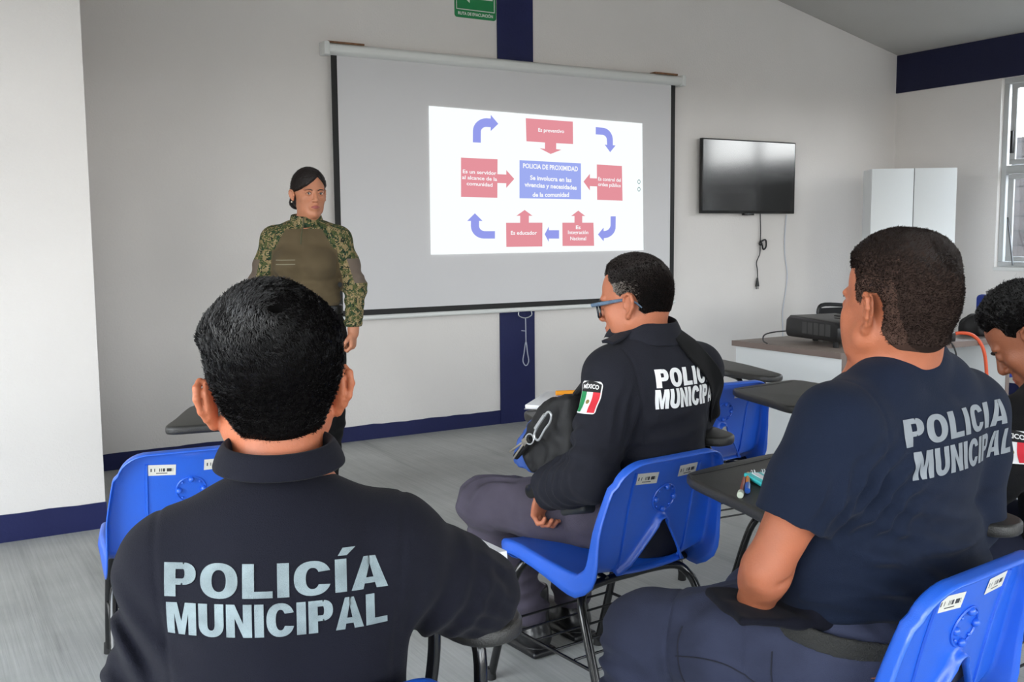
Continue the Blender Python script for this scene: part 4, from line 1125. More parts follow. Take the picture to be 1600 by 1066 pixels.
def strands(name, fr, cap, n, dirf, lenf, wid, material, parent, seed=1, lift=.35, seg=3, maskf=None, wob=.25, lifttip=0.0):
    """short tapering hairs rooted on the cap"""
    rs = np.random.RandomState(seed); me = cap.data
    nv = len(me.vertices); co = np.empty(nv*3); me.vertices.foreach_get('co', co); co = co.reshape(-1, 3)
    no = np.empty(nv*3); me.vertices.foreach_get('normal', no); no = no.reshape(-1, 3)
    L = ((co-fr.t) @ fr.R)/fr.s; NL = no @ fr.R
    ln = lenf(L); ok = ln > 1e-4
    if maskf is not None: ok &= maskf(L)
    ids = np.nonzero(ok)[0]; pick = ids[rs.randint(0, len(ids), n)]
    P0 = L[pick]+rs.normal(0, .0012, (n, 3)); N0 = NL[pick]; ln = ln[pick]*rs.uniform(.65, 1.25, n)
    P0 -= N0*.0012
    tree = BVHTree.FromPolygons([Vector(v) for v in L], [p.vertices for p in me.polygons])
    pts = [P0]; P = P0.copy(); N = N0.copy()
    clump = (snoise(P0, .012, seed+5)*.45+snoise(P0, .028, seed+6)*.35)[:, None]
    for s_ in range(seg):
        T = dirf(P); T = T-(T*N).sum(1)[:, None]*N; T /= np.linalg.norm(T, axis=1)[:, None]+1e-9
        B = np.cross(N, T)
        T = T+B*(clump*wob*2+rs.normal(0, wob*.5, (n, 1)))
        T /= np.linalg.norm(T, axis=1)[:, None]
        P = P+T*(ln/seg)[:, None]
        hgt = (lift*.012*((s_+1)/seg)*np.minimum(ln/.02, 1.5)+lifttip*((s_+1)/seg)**2)*rs.uniform(.3, 1.3, n)
        for i in range(n):
            h = tree.find_nearest(Vector(P[i]))
            if h[0] is not None:
                N[i] = h[1]; P[i] = np.array(h[0])+np.array(h[1])*(hgt[i]+.0008)
        pts.append(P.copy())
    # three sided tapering tubes
    rad = [wid, wid*.95, wid*.7, wid*.15] if seg == 3 else list(np.linspace(wid, wid*.15, seg+1))
    rings = []
    for k in range(seg+1):
        T = pts[min(k+1, seg)]-pts[max(k-1, 0)]; T /= np.linalg.norm(T, axis=1)[:, None]+1e-9
        A = np.cross(T, N0); A /= np.linalg.norm(A, axis=1)[:, None]+1e-9; Bv = np.cross(T, A)
        rr = rad[k]*fr.s
        for j in range(3):
            a = 2*math.pi*j/3
            rings.append(pts[k]*fr.s @ fr.R.T+fr.t+rr*(math.cos(a)*(A @ fr.R.T)+math.sin(a)*(Bv @ fr.R.T)))
    Vv = np.stack(rings, 1)       # n, (seg+1)*3, 3
    m3 = (seg+1)*3; base = (np.arange(n)*m3)[:, None]
    q = []
    for k in range(seg):
        for j in range(3): q.append([k*3+j, k*3+(j+1) % 3, (k+1)*3+(j+1) % 3, (k+1)*3+j])
    q = np.array(q)
    F = (base[:, :, None]+q[None]).reshape(-1, 4)
    mo = bpy.data.meshes.new(name); mo.vertices.add(n*m3); mo.vertices.foreach_set('co', Vv.reshape(-1))
    nf = len(F); mo.loops.add(nf*4); mo.loops.foreach_set('vertex_index', F.reshape(-1).astype(np.int32))
    mo.polygons.add(nf); mo.polygons.foreach_set('loop_start', (np.arange(nf)*4).astype(np.int32)); mo.polygons.foreach_set('loop_total', np.full(nf, 4, np.int32))
    mo.update(); mo.validate(); mo.polygons.foreach_set('use_smooth', [True]*nf)
    o = link(name, mo, material, parent); return o

def swirl(W, ang0=35, fall=.03, down=.5, fwd=0.0, rev=1):
    W = np.array(W)
    def f(P):
        d = P-W; r = np.linalg.norm(d, axis=1)[:, None]; d = d/(r+1e-6)
        ax = (W-np.array(HC)); ax = ax/np.linalg.norm(ax)
        t = np.cross(ax, d); a = math.radians(ang0)*np.exp(-(r/(fall*2.2)))*rev
        v = d*np.cos(a)+t*np.sin(a)
        v = v+np.array((0, fwd, -down))*np.clip((r-.03)/.08, 0, 1)
        return v
    return f
def smooth01(x, a, b): t = np.clip((x-a)/(b-a), 0, 1); return t*t*(3-2*t)

def hand(V, wr, d, pn, side, s=1.0, curl=(.5, .6, .7, .8), spread=.10, thumb=1.0, k=.004):
    """wr wrist, d direction of the palm, pn palm-facing normal, side +1 thumb on the d x pn side"""
    d = np.array(d, float); d /= np.linalg.norm(d); pn = np.array(pn, float); pn -= d*(pn@d); pn /= np.linalg.norm(pn)
    t = np.cross(d, pn)*side; wr = np.array(wr, float)
    V.cap(wr-d*.02, wr+d*.012, .027*s, .026*s, .015)
    Rm = np.stack([t, d, pn], 1)
    V.ell(wr+d*.048*s, (.040*s, .048*s, .0155*s), Rm, .012)
    V.ell(wr+d*.035*s+t*.022*s+pn*.008*s, (.018*s, .030*s, .014*s), Rm, .01)
    lens = (.072, .080, .075, .060); rad = (.0088, .0090, .0086, .0076)
    for i in range(4):
        off = (.028-.0185*i)*s; b = wr+d*(.084-.004*abs(i-1))*s+t*off
        dirn = d+t*spread*(1.5-i)*.6; dirn /= np.linalg.norm(dirn); c = curl[i]; p = b; L = lens[i]*s; a = 0
        V.cap(wr+d*.05*s+t*off*.8, b, rad[i]*1.25*s, rad[i]*1.08*s, .006)
        for j, fr_ in enumerate((.45, .30, .25)):
            a += c*(.9, 1.25, .8)[j]; u = dirn*math.cos(a)+pn*math.sin(a); q = p+u*L*fr_
            V.cap(p, q, rad[i]*s*(1-.06*j), rad[i]*s*(1-.06*(j+1)), k if j else .003); p = q
    b = wr+d*.022*s+t*.030*s+pn*.006*s
    u1 = d*.72+t*.55*thumb+pn*.35; u1 /= np.linalg.norm(u1); q = b+u1*.038*s
    V.cap(b, q, .0125*s, .0108*s, .008); u2 = d*.85+t*.10*thumb+pn*.45; u2 /= np.linalg.norm(u2); r = q+u2*.028*s
    V.cap(q, r, .0105*s, .0095*s, .003); V.cap(r, r+(u2*.8+pn*.3)*.022*s, .0095*s, .0078*s, .003)

def torso(V, P, o=0.0, lower=True):
    """P: dict of joints, half widths; o: offset outwards"""
    g = P.get('g', 1.0); gw = P.get('gw', 1.0)
    R = P.get('tR', np.eye(3))
    k = .06
    if lower: V.ell(P['pelvis'], (.170*gw+o, .125*g+o, .115+o), R, 0)
    V.ell(P['belly'], (.158*gw*g+o, .128*g+o, .150+o), R, k)
    V.ell(P['chest'], (.172*gw+o, .122*g+o, .190+o), R, k)
    V.cap(P['shL'], P['shR'], .066*P.get('gs', 1)+o, None, k)
    nb = np.array(P['neckb'])
    for sh in (P['shL'], P['shR']):
        sh = np.array(sh)
        V.cap(nb+np.array((0, -.01, -.012)), sh*.45+nb*.55+np.array((0, -.01, -.004)), .050+o, .048+o, .035)
        V.cap(sh*.45+nb*.55+np.array((0, -.01, -.008)), sh, .048+o, .056*P.get('gs', 1)+o, .035)

def collar_mesh(name, c, ax_up, fwd, rx_, ry_, hb, hf, drop, m, parent, flare=.014, open_=.35, th=.003, tip=0.0, n=64):
    """fold-down collar: stand rises from the neck base, leaf turns over and hangs outside"""
    up = np.array(ax_up, float); up /= np.linalg.norm(up); f = np.array(fwd, float); f -= up*(f@up); f /= np.linalg.norm(f); r = np.cross(f, up)
    c = np.array(c, float); V = []; F = []
    prof = lambda t: [(0.0, -.012), (-.001, .35*(hb+(hf-hb)*t)), (-.001, .85*(hb+(hf-hb)*t)), (.0025, 1.0*(hb+(hf-hb)*t)+.002), (.007, .92*(hb+(hf-hb)*t)), (.010+flare*.35, (.5)*(hb+(hf-hb)*t)), (.010+flare, (hb+(hf-hb)*t)-drop-tip*t**4)]
    for i in range(n+1):
        u = -1+2*i/n; th_ = u*(math.pi-open_); t = abs(u)**1.5
        dirv = -f*math.cos(th_)+r*math.sin(th_)
        for (ro, z) in prof(t):
            a = c+r*math.sin(th_)*(rx_+ro)-f*math.cos(th_)*(ry_+ro)+up*z+f*0.0
            V.append(a)
    m_ = 7
    for i in range(n):
        for j in range(m_-1): F.append((i*m_+j, (i+1)*m_+j, (i+1)*m_+j+1, i*m_+j+1))
    o = mesh_obj(name, V, F, m, parent)
    md = o.modifiers.new('thickness', 'SOLIDIFY'); md.thickness = th; md.offset = 0
    md2 = o.modifiers.new('round', 'SUBSURF'); md2.levels = 1; md2.render_levels = 1
    return o
def lerp(a, b, t): return np.array(a)*(1-t)+np.array(b)*t

def place(o, x, y, rzdeg): o.location = (x, y, 0); o.rotation_euler = (0, 0, math.radians(rzdeg))
def lashes(fr, parent, m):
    for x in (-1, 1):
        pts = [fr.p((x*(.031+dx), yy, zz)) for dx, yy, zz in ((-.0135, .0905, .0025), (-.007, .0965, .0085), (0, .0975, .0100), (.008, .0945, .0085), (.0150, .0865, .0035))]
        b = MB(); b.tube(pts, [.0007, .0012, .0014, .0013, .0008], 6, 0); b.build('eyelash', m, parent, smooth=True)
# ---------------------------------------------------------------- the nearest man (navy polo, seen from behind)
def build_man_a():
    P = dict(pelvis=(0, -.06, .53), belly=(0, -.075, .69), chest=(0, -.06, .84), neckb=(0, -.055, .985), shL=(-.142, -.05, .893), shR=(.150, -.045, .900), g=1.0, gw=1.0, gs=1.0)
    elL = (-.198, .01, .66); wrL = (-.13, .22, .60); elR = (.285, .045, .795); wrR = (.20, .29, .79)
    fr = Frame((-.009, .005, 1.141), rz(math.radians(9)) @ rx(math.radians(-6)) @ ry(math.radians(-3)), 1.06)
    V = Vol((-.34, -.24, .0), (.42, .62, 1.33), .003, {2: [(1.0, 1.33)]}, .006)
    head(V, fr, ear=1.0, flare=26, drop=.012, neck=((0, -.045, .99), .057))
    torso(V, P, -.008)
    for sh, el, wr in ((P['shL'], elL, wrL), (P['shR'], elR, wrR)):
        V.chain([sh, el], [.052, .042], .03); V.chain([el, wr], [.041, .027], .01)
    hand(V, wrL, (.5, .8, -.2), (.3, -.2, -.9), 1, 1.0); hand(V, wrR, (-.3, .95, -.1), (0, 0, -1), -1, 1.0, curl=(.3, .35, .4, .5))
    hips = ((-.09, -.04, .52), (.09, -.04, .52)); kn = ((-.14, .40, .53), (.05, .41, .52)); an = ((-.15, .43, .09), (.06, .45, .09))
    for h, k_, a in zip(hips, kn, an): V.chain([h, k_, a], [.08, .045, .022], .03); V.cap(a, np.array(a)+(0, .13, -.04), .022, .022, .02)
    body = V.build('person', M['skin_a'], adapt=0.0, smooth=1)
    tag(body, 'man in a navy polo shirt seated nearest the camera, seen squarely from behind', 'person')
    eyes(fr, body); 
    # polo shirt
    S = Vol((-.36, -.28, .44), (.45, .36, 1.08), .0038)
    torso(S, P, .004)
    S.ell((0, -.06, .60), (.178, .150, .17), None, .05)
    S.chain([P['shL'], lerp(P['shL'], elL, .75), elL], [.066, .062, .060], .045)
    S.chain([elL, lerp(elL, wrL, .6)], [.060, .052], .015)
    S.chain([P['shR'], lerp(P['shR'], elR, .6), elR], [.068, .066, .066], .045)
    S.chain([elR, lerp(elR, wrR, .5)], [.064, .058], .015)
    S.cap((0, -.05, 1.01), (0, -.02, 1.12), .060, .07, .004, 's')
    def fn(Q):
        d = .0018*snoise(Q, .16, 3)
        d += folds(Q, (-.185, -.06, .80), (.85, .2, .5), .075, .045, .022, 1, 1.2)
        d += folds(Q, (-.225, -.03, .68), (.35, .3, 1), .07, .036, .016, 2)
        d += folds(Q, (.215, -.04, .82), (.9, .2, -.35), .070, .045, .016, 4, 1.3)
        d += folds(Q, (.30, -.01, .82), (.5, .2, .9), .06, .032, .010, 5)
        d += folds(Q, (.13, -.16, .67), (.55, 0, 1), .10, .075, .010, 6)
        d += folds(Q, (-.10, -.16, .66), (.6, 0, -1), .10, .08, .011, 7)
        # sleeve seam grooves
        for sx, sh in ((-1, P['shL']), (1, P['shR'])):
            q = Q-np.array(sh); t = (q[:, 0]*sx*.94-q[:, 2]*.10-.012+.10*np.clip(-q[:, 2], 0, .3)*0)
            d += .0022*np.exp(-(t/.004)**2)*(np.abs(q[:, 2]+.03) < .14)
        return d
    S.disp(fn)
    sh = S.build('polo_shirt', M['navy_polo'], body, smooth=1)
    collar_mesh('collar', (0, -.050, 1.040), (0, -.10, 1), (0, 1, .1), .070, .066, .028, .026, .032, M['navy_polo'], sh, flare=.011, tip=.02)
    tree = bvh_of(sh)
    m_l = mat('silver_reflective_print', rgb(128, 142, 146), 0.5, bump=0.5, bscale=900, var=0.22, vscale=30)
    for s, z, hgt, wd in (('POLICÍA', .949, .043, .288), ('MUNICIPAL', .899, .042, .284)):
        v, f = heavy_text(s, wd, hgt, gap=.10 if s == 'POLICÍA' else .075, sw=.26 if s == 'POLICÍA' else .27)
        project('lettering', v, f, tree, (.0, -.5, z), (1, 0, -.02), (0, 0, 1), (0, 1, -.12), m_l, sh, off=.0012)
    # trousers, belt and shoes
    T = Vol((-.30, -.22, .04), (.28, .56, .66), .006)
    T.ell((0, -.05, .53), (.182, .14, .115), None, 0)
    for h, k_, a in zip(hips, kn, an): T.chain([h, k_], [.098, .072], .05); T.chain([k_, a], [.070, .058], .02)
    T.disp(lambda Q: .003*snoise(Q, .09, 9))
    T.build('trousers', M['trouser'], body)
    for a in an:
        B = Vol((a[0]-.08, a[1]-.10, -.002), (a[0]+.08, a[1]+.24, .16), .005)
        B.cap((a[0], a[1], .14), (a[0], a[1]-.005, .06), .047, .046, 0); B.cap((a[0], a[1]-.02, .045), (a[0], a[1]+.15, .040), .044, .040, .02); B.plane_cut((0, 0, .002), (0, 0, 1)); B.build('shoe', M['boot'], body)
    # hair
    Wp = (0.004, -.086, .087)
    def line(L):   # hairline field, positive inside the hair
        x, y, z = np.abs(L[:, 0]), L[:, 1], L[:, 2]
        front = (.062-y)+np.clip(z-.07, -.2, .1)*.9          # forehead edge
        side = z-(.012+np.clip((y-.005)*3.0, 0, .09))         # temples and around the ear
        back = z+.078-2.8*x*x+np.clip(y+.02, -.05, .05)*.2
        ear = np.sqrt((y+.004)**2+((z+.004)*.72)**2)-.026      # bare round the ear
        sb = np.where(y < -.026, back, np.where(y > -.012, side, np.minimum(back, np.maximum(side, (-.018-y)*4))))
        return np.minimum(np.minimum(front, sb), np.where(x > .055, np.maximum(ear, z-.03), 1))
    def thick(L):
        l = line(L); z = L[:, 2]
        T_ = .003+.019*smooth01(z, -.055, .05)-.006*smooth01(z, .085, .125)
        d = np.linalg.norm(L-np.array((0.004, -.091, .094)), axis=1)
        T_ = T_-.024*np.exp(-(d/.012)**2)
        return np.where(l > 0, np.minimum(T_, l*.55+.0005), np.maximum(l*2.0, -.03))
    cap = hair_cap('hair', fr, thick, M['hair_cap'], body, seed=4, rough=.0010)
    dirf = swirl(Wp, 62, .05, .45, 0)
    def lenf(L):
        l = line(L); z = L[:, 2]; d = np.linalg.norm(L-np.array((0.004, -.091, .094)), axis=1); return np.where((l > .001) & (d > .0115), .012+.034*smooth01(z, -.035, .06), 0)
    strands('hair_strands', fr, cap, 42000, dirf, lenf, .00042, M['hair'], cap, 3, lift=.6, wob=.62, lifttip=.003)
    strands('nape_hair', fr, cap, 4500, lambda q: np.tile(np.array((0, -.1, -1.0)), (len(q), 1)), lambda L: np.where(line(L) > -.009, .007, 0), .00026, M['hair'], cap, 8, lift=.1, maskf=lambda L: (line(L) < .012) & (L[:, 1] < .03), wob=.3)
    place(body, .450, 1.40, -22)
    return body
build_man_a()
# ---------------------------------------------------------------- man in glasses (dark jacket)
def flag_patch(parent, tree, origin, right, up, direc, w_, h_, scale=1.0):
    """curved-top sleeve patch: white edge, black name band, green / white / red flag with a small emblem"""
    out = rrect(-w_/2, w_/2, -h_/2, h_/2, w_*.12, 4)
    top = [(x, y+(.10*h_*(1-(2*x/w_)**2) if y > 0 else 0)) for x, y in out]
    def put(name, poly, off, m):
        v, f = subdivided_text(np.array(poly), [tuple(range(len(poly)))], .008)
        return project(name, v, f, tree, origin, right, up, direc, m, parent, off=off)
    base = put('flag_patch', top, .0022, M['patch_white'])
    ins = [(x*.92, y*.92) for x, y in top]
    def clip(a0, a1, b0, b1): return [(a0, b0), (a1, b0), (a1, b1), (a0, b1)]
    sub = base
    parent2 = base
    def put2(name, poly, off, m):
        v, f = subdivided_text(np.array(poly), [tuple(range(len(poly)))], .008)
        return project(name, v, f, tree, origin, right, up, direc, m, parent2, off=off)
    hw_ = w_*.455; b0 = -h_*.46; b1 = h_*.19
    put2('green_stripe', clip(-hw_, -hw_/3, b0, b1), .0030, M['flag_green'])
    put2('red_stripe', clip(hw_/3, hw_, b0, b1), .0030, M['flag_red'])
    put2('name_band', [(-hw_, b1), (hw_, b1), (hw_, h_*.45), (hw_*.5, h_*.53), (0, h_*.555), (-hw_*.5, h_*.53), (-hw_, h_*.45)], .0030, M['patch_black'])
    n = 12; put2('emblem', [(.085*w_*math.cos(2*math.pi*k/n), -.13*h_+.085*w_*math.sin(2*math.pi*k/n)) for k in range(n)], .0030, M['emblem_brown'])
    v, f, sz = text_mesh('MÉXICO', 1.0, .03); k = w_*.74/sz[0]
    v = v*k*np.array((1, 1.15)); v[:, 1] += h_*.345+h_*.05*(1-(2*v[:, 0]/w_)**2)
    v, f = subdivided_text(v, f, .01)
    project('lettering', v, f, tree, origin, right, up, direc, M['patch_white'], parent2, off=.0037)
    return base
M['patch_white'] = mat('patch_white_thread', rgb(222, 222, 222), 0.8)
M['patch_black'] = mat('patch_black_thread', rgb(18, 18, 20), 0.8)
M['flag_green'] = mat('flag_green_thread', rgb(30, 132, 78), 0.8)
M['flag_red'] = mat('flag_red_thread', rgb(200, 38, 52), 0.8)
M['emblem_brown'] = mat('emblem_thread', rgb(136, 118, 66), 0.8)

def short_hair(fr, body, mcap, mhair, line, T, lenf, dirf, n, wid, seed, lift=.5, wob=.25, lifttip=0.0, rough=.0008, maskf=None, nr=.056):
    def thick(L):
        l = line(L); return np.where(l > 0, np.minimum(T(L), l*.5+.0004), np.maximum(l*2.0, -.03))
    cap = hair_cap('hair', fr, thick, mcap, body, seed=seed, rough=rough, nr=nr)
    strands('hair_strands', fr, cap, n, dirf, lenf, wid, mhair, cap, seed, lift=lift, wob=wob, lifttip=lifttip, maskf=maskf)
    return cap

def male_line(L, fx=.066, nape=.078, eb=0.0):
    x, y, z = np.abs(L[:, 0]), L[:, 1]+eb, L[:, 2]
    front = (fx+eb-y)+np.clip(z-.07, -.2, .1)*.9
    side = z-(.010+np.clip((y-.005)*1.6, 0, .06))
    back = z+nape-2.8*x*x+np.clip(y+.02, -.05, .05)*.2
    ear = np.sqrt((y+.004)**2+((z+.004)*.72)**2)-.026
    sb = np.where(y < -.026, back, np.where(y > -.012, side, np.minimum(back, np.maximum(side, (-.018-y)*4))))
    burn = np.minimum(.012-np.abs(y-.022), np.minimum(z+.022, .05))      # sideburn
    sb = np.maximum(sb, np.where(x > .05, burn, -1))
    return np.minimum(np.minimum(front, sb), np.where(x > .055, np.maximum(ear, z-.028), 1))

def build_man_b():
    c = .10
    P = dict(pelvis=(c, -.06, .53), belly=(c, -.05, .70), chest=(c, -.06, .875), neckb=(c-.0, -.055, 1.045), shL=(c-.150, -.055, .955), shR=(c+.172, -.06, .945), g=1.0, gw=1.03, gs=1.02)
    elL = (-.160, -.105, .690); wrL = (-.190, .080, .622); elR = (.36, .05, .70); wrR = (.20, .27, .66)
    fr = Frame((c-.043, -.035, 1.157), rz(math.radians(29)) @ rx(math.radians(-12)), 1.0)
    V = Vol((-.34, -.24, .0), (.50, .66, 1.34), .0028, {2: [(.49, .67), (1.0, 1.34)]}, .007)
    head(V, fr, ear=1.02, flare=22, chub=.002, neck=((c-.01, -.05, 1.0), .058))
    torso(V, P, -.008)
    V.chain([P['shL'], elL], [.052, .042], .03); V.chain([elL, wrL], [.041, .027], .01)
    V.chain([P['shR'], elR], [.052, .042], .03); V.chain([elR, wrR], [.041, .027], .01)
    hand(V, wrL, (.02, .30, -.95), (.30, -.95, -.2), -1, 1.0, curl=(.80, .9, .95, 1.0), thumb=.8)
    hand(V, wrR, (-.5, .8, -.2), (-.2, 0, -1), -1, 1.0)
    hips = ((c-.10, -.04, .53), (c+.09, -.04, .53)); kn = ((-.185, .40, .515), (.17, .42, .52)); an = ((-.02, .37, .10), (.17, .40, .10))
    for h, k_, a in zip(hips, kn, an): V.chain([h, k_, a], [.08, .045, .022], .03); V.cap(a, np.array(a)+(0, .13, -.05), .022, .022, .02)
    body = V.build('person', M['skin_b'], smooth=1)
    tag(body, 'man wearing blue-framed glasses and a dark jacket, seated looking left', 'person')
    eyes(fr, body); lip_paint(body, fr, M['lips']); brow(fr, body, M['hair'])
    # jacket
    S = Vol((-.34, -.30, .42), (.52, .40, 1.12), .0036)
    torso(S, P, .010)
    S.ell((c, .0, .58), (.172, .140, .16), None, .05)
    S.chain([P['shL'], lerp(P['shL'], elL, .5), elL, lerp(elL, wrL, .45), lerp(elL, wrL, .93)], [.072, .070, .066, .062, .058], .03)
    S.chain([P['shR'], lerp(P['shR'], elR, .5), elR, lerp(elR, wrR, .5), lerp(elR, wrR, .93)], [.072, .070, .062, .056, .045], .03)
    d_ = np.array(wrL)-np.array(elL); d_ /= np.linalg.norm(d_)
    S.cut(np.array(wrL)-d_*.012, -d_, .075)
    S.cap(np.array(wrL)-d_*.04, np.array(wrL)+d_*.03, .032, .040, .002, 's')
    S.cap((c-.005, -.05, 1.065), (c-.01, -.02, 1.14), .062, .07, .004, 's')
    def fn(Q):
        d = .0022*snoise(Q, .13, 13)
        d += folds(Q, (-.155, .03, .66), (.3, 1, -.1), .11, .036, .014, 11, 1.5, warp=.5)
        d += folds(Q, (-.17, -.06, .78), (.3, .3, 1), .09, .050, .012, 12, 1.3, warp=.5)
        d += folds(Q, (-.06, -.12, .84), (.9, .1, -.4), .07, .040, .011, 13, 1.5)
        d += folds(Q, (.30, -.08, .80), (.8, .2, .5), .09, .042, .011, 14)
        d += folds(Q, (.10, -.22, .72), (.1, 0, 1), .16, .060, .010, 15, 1.4, warp=.6)
        d += folds(Q, (.04, -.2, .90), (.7, 0, .7), .12, .10, .006, 16)
        q = Q-np.array(P['shL']); d += .0025*np.exp(-((q[:, 0]+q[:, 2]*.12-.012)/.004)**2)*(np.abs(q[:, 2]+.05) < .13)
        return d
    S.disp(fn)
    jk = S.build('jacket', M['jacket'], body, smooth=1)
    collar_mesh('collar', (c-.008, -.040, 1.070), (0.02, -.24, 1), (-.25, 1, .1), .078, .076, .048, .034, .056, M['jacket'], jk, flare=.030, open_=.50, tip=.030)
    tree = bvh_of(jk)
    # shoulder strap on the left shoulder
    v = np.array([(-.021, -.055), (.021, -.055), (.023, .045), (.012, .062), (-.012, .062), (-.023, .045)]); v, f = subdivided_text(v, [tuple(range(6))], .008)
    ep = project('shoulder_strap', v, f, tree, (c-.112, -.058, 1.18), (0, 1, 0), (1, 0, .1), (0, 0, -1), M['jacket'], jk, off=.007)
    md = ep.modifiers.new('thickness', 'SOLIDIFY'); md.thickness = .008; md.offset = -1
    # letters
    ml = mat('white_print', rgb(235, 236, 236), 0.55)
    for s, z, hgt, wd in (('POLICÍA', .974, .051, .262), ('MUNICIPAL', .917, .054, .270)):
        v, f = heavy_text(s.replace('Í', 'I'), wd, hgt, gap=.08, sw=.28, hw=.23)
        project('lettering', v, f, tree, (c+.040, -.6, z), (1, 0, 0), (0, 0, 1), (0.0, 1, -.05), ml, jk, off=.0014)
    flag_patch(jk, tree, (-.40, -.150, .930), (.28, -.96, .02), (.12, .0, 1), (.96, .28, -.10), .072, .084)
    # wide black sling across the right of the back
    sp = [(-.115, .155), (-.065, .175), (-.005, .13), (.055, .05), (.105, -.03), (.145, -.10), (.10, -.125), (.045, -.055), (-.02, .03), (-.075, .085)]
    v, f = subdivided_text(np.array(sp), [tuple(range(len(sp)))], .008)
    sg_ = project('sling_panel', v, f, tree, (c+.115, -.6, .935), (1, 0, 0), (0, 0, 1), (0, 1, -.05), M['black_cloth'], jk, off=.004)
    md = sg_.modifiers.new('thickness', 'SOLIDIFY'); md.thickness = .003; md.offset = -1
    # trousers
    T = Vol((-.34, -.22, .10), (.34, .56, .68), .0045)
    T.ell((c, -.0, .53), (.175, .125, .115), None, 0)
    for h, k_, a, lo in zip(hips, kn, an, (.15, .15)):
        e = lerp(k_, a, .90); T.chain([h, lerp(h, k_, .5), k_], [.100, .092, .080], .05); T.chain([k_, lerp(k_, e, .5), e], [.076, .072, .064], .02)
    def ft(Q):
        d = .003*snoise(Q, .10, 21)
        d += folds(Q, (-.20, .33, .56), (.75, .6, .1), .10, .05, .014, 22, 1.4, .5)
        d += folds(Q, (-.20, .43, .46), (.2, -.3, 1), .09, .05, .014, 23, 1.4, .5)
        d += folds(Q, (-.08, .05, .58), (.9, .5, 0), .09, .045, .012, 24)
        d += folds(Q, (.03, .36, .24), (.1, .2, 1), .16, .06, .014, 25, 1.3, .5)
        return d
    T.disp(ft)
    tr = T.build('trousers', M['trouser2'], body, smooth=1)
    # belt with a black pouch on the hip
    hl = MB(); hl.tube([(c+.178*math.cos(a), -.03+.125*math.sin(a), .615) for a in np.linspace(0, 2*math.pi, 33)[:-1]], .016, 8, 0, closed=True)
    hl.build('belt', M['black_cloth'], body, smooth=True)
    H = Vol((-.20, -.10, .50), (-.02, .16, .70), .004)
    H.box((-.105, .03, .60), (.028, .055, .055), ry(math.radians(12)) @ rx(math.radians(-20)), .012); H.cap((-.135, .085, .565), (-.145, .065, .635), .015, .014, .008)
    H.build('pouch', mat('dark_grey_pouch', rgb(44, 48, 50), 0.55), body, smooth=1)
    for a in an:
        B = Vol((a[0]-.09, a[1]-.12, -.002), (a[0]+.09, a[1]+.26, .22), .004)
        B.cap((a[0], a[1]+.0, .20), (a[0], a[1]-.005, .07), .052, .050, 0); B.cap((a[0], a[1]-.025, .055), (a[0], a[1]+.165, .048), .047, .044, .02); B.box((a[0], a[1]+.07, .010), (.048, .145, .014), None, .01, .006); B.plane_cut((0, 0, .002), (0, 0, 1)); B.build('boot', M['boot'], body)
    # wrist watch
    wt = MB(); e1 = np.cross(d_, (0, 0, 1)); e1 /= np.linalg.norm(e1); e2 = np.cross(d_, e1); w0 = np.array(wrL)+d_*.004
    wt.tube([w0+e1*.0345*math.cos(a)+e2*.031*math.sin(a) for a in np.linspace(0, 2*math.pi, 25)[:-1]], .0075, 8, closed=True)
    wo_ = wt.build('wrist_watch', M['black'], body, smooth=True)
    ctr = w0-e1*.040+e2*-.004
    fa = MB(); n = 20; u1, u2 = d_, e2
    for rr, h0, h1 in ((.021, 0, .010),):
        vv = [ctr-e1*h+u1*rr*math.cos(2*math.pi*k/n)+u2*rr*math.sin(2*math.pi*k/n) for h in (h0, h1) for k in range(n)]
        fa.add(vv, [(k, (k+1) % n, n+(k+1) % n, n+k) for k in range(n)]+[tuple(range(n-1, -1, -1)), tuple(range(n, 2*n))])
    fa.build('watch_case', M['tube'], wo_, bevel=.002)
    # glasses
    gl = mat('blue_grey_acetate', rgb(84, 104, 126), 0.25, var=.35, vscale=60, spec=.7); gd = mat('dark_frame_front', rgb(28, 36, 44), 0.25)
    G = MB()
    for x in (-1, 1):
        G.tube([fr.p(p) for p in ((x*.067, .108, .014), (x*.0745, .075, .013), (x*.079, .02, .012), (x*.080, -.008, .010), (x*.078, -.028, -.004), (x*.072, -.040, -.020))], [.0055, .0060, .0048, .0040, .0028, .0022], 8, 0)
    go = G.build('glasses', gl, body, smooth=True)
    fm = MB(); Gl = MB()
    for x in (-1, 1):
        ring = [(x*.034+.0265*math.copysign(abs(math.cos(a))**.75, math.cos(a)), .108-.012*((x*.034+.0265*math.cos(a))/.06)**2, -.004+.0205*math.copysign(abs(math.sin(a))**.8, math.sin(a))) for a in np.linspace(0, 2*math.pi, 29)[:-1]]
        fm.tube([fr.p(p) for p in ring], .0030, 8, closed=True)
        Gl.add([fr.p(p) for p in ring], [tuple(range(28))])
    fm.tube([fr.p((-.009, .107, .004)), fr.p((0, .108, .007)), fr.p((.009, .107, .004))], .0026, 8)
    fm.build('frame_front', gd, go, smooth=True); Gl.build('lenses', M['glass'], go, smooth=True)
    # hair: short, receding, grey at the temples
    def line(L):
        x, y, z = np.abs(L[:, 0]), L[:, 1], L[:, 2]
        l = male_line(L, .060, .056)
        rec = .052-y+np.clip(z-.075, -.1, .1)*.5-np.exp(-((x-.045)/.018)**2)*.022*(z > .03)
        return np.minimum(l, rec+.012)
    T_ = lambda L: .002+.012*smooth01(L[:, 2], -.05, .06)
    dirf = lambda q: np.stack([q[:, 0]*2, -.55*np.ones(len(q))+1.2*smooth01(q[:, 2], .085, .11), -.9*np.ones(len(q))+q[:, 2]*6], 1)
    lenf = lambda L: np.where(line(L) > .001, .007+.010*smooth01(L[:, 2], .0, .08), 0)
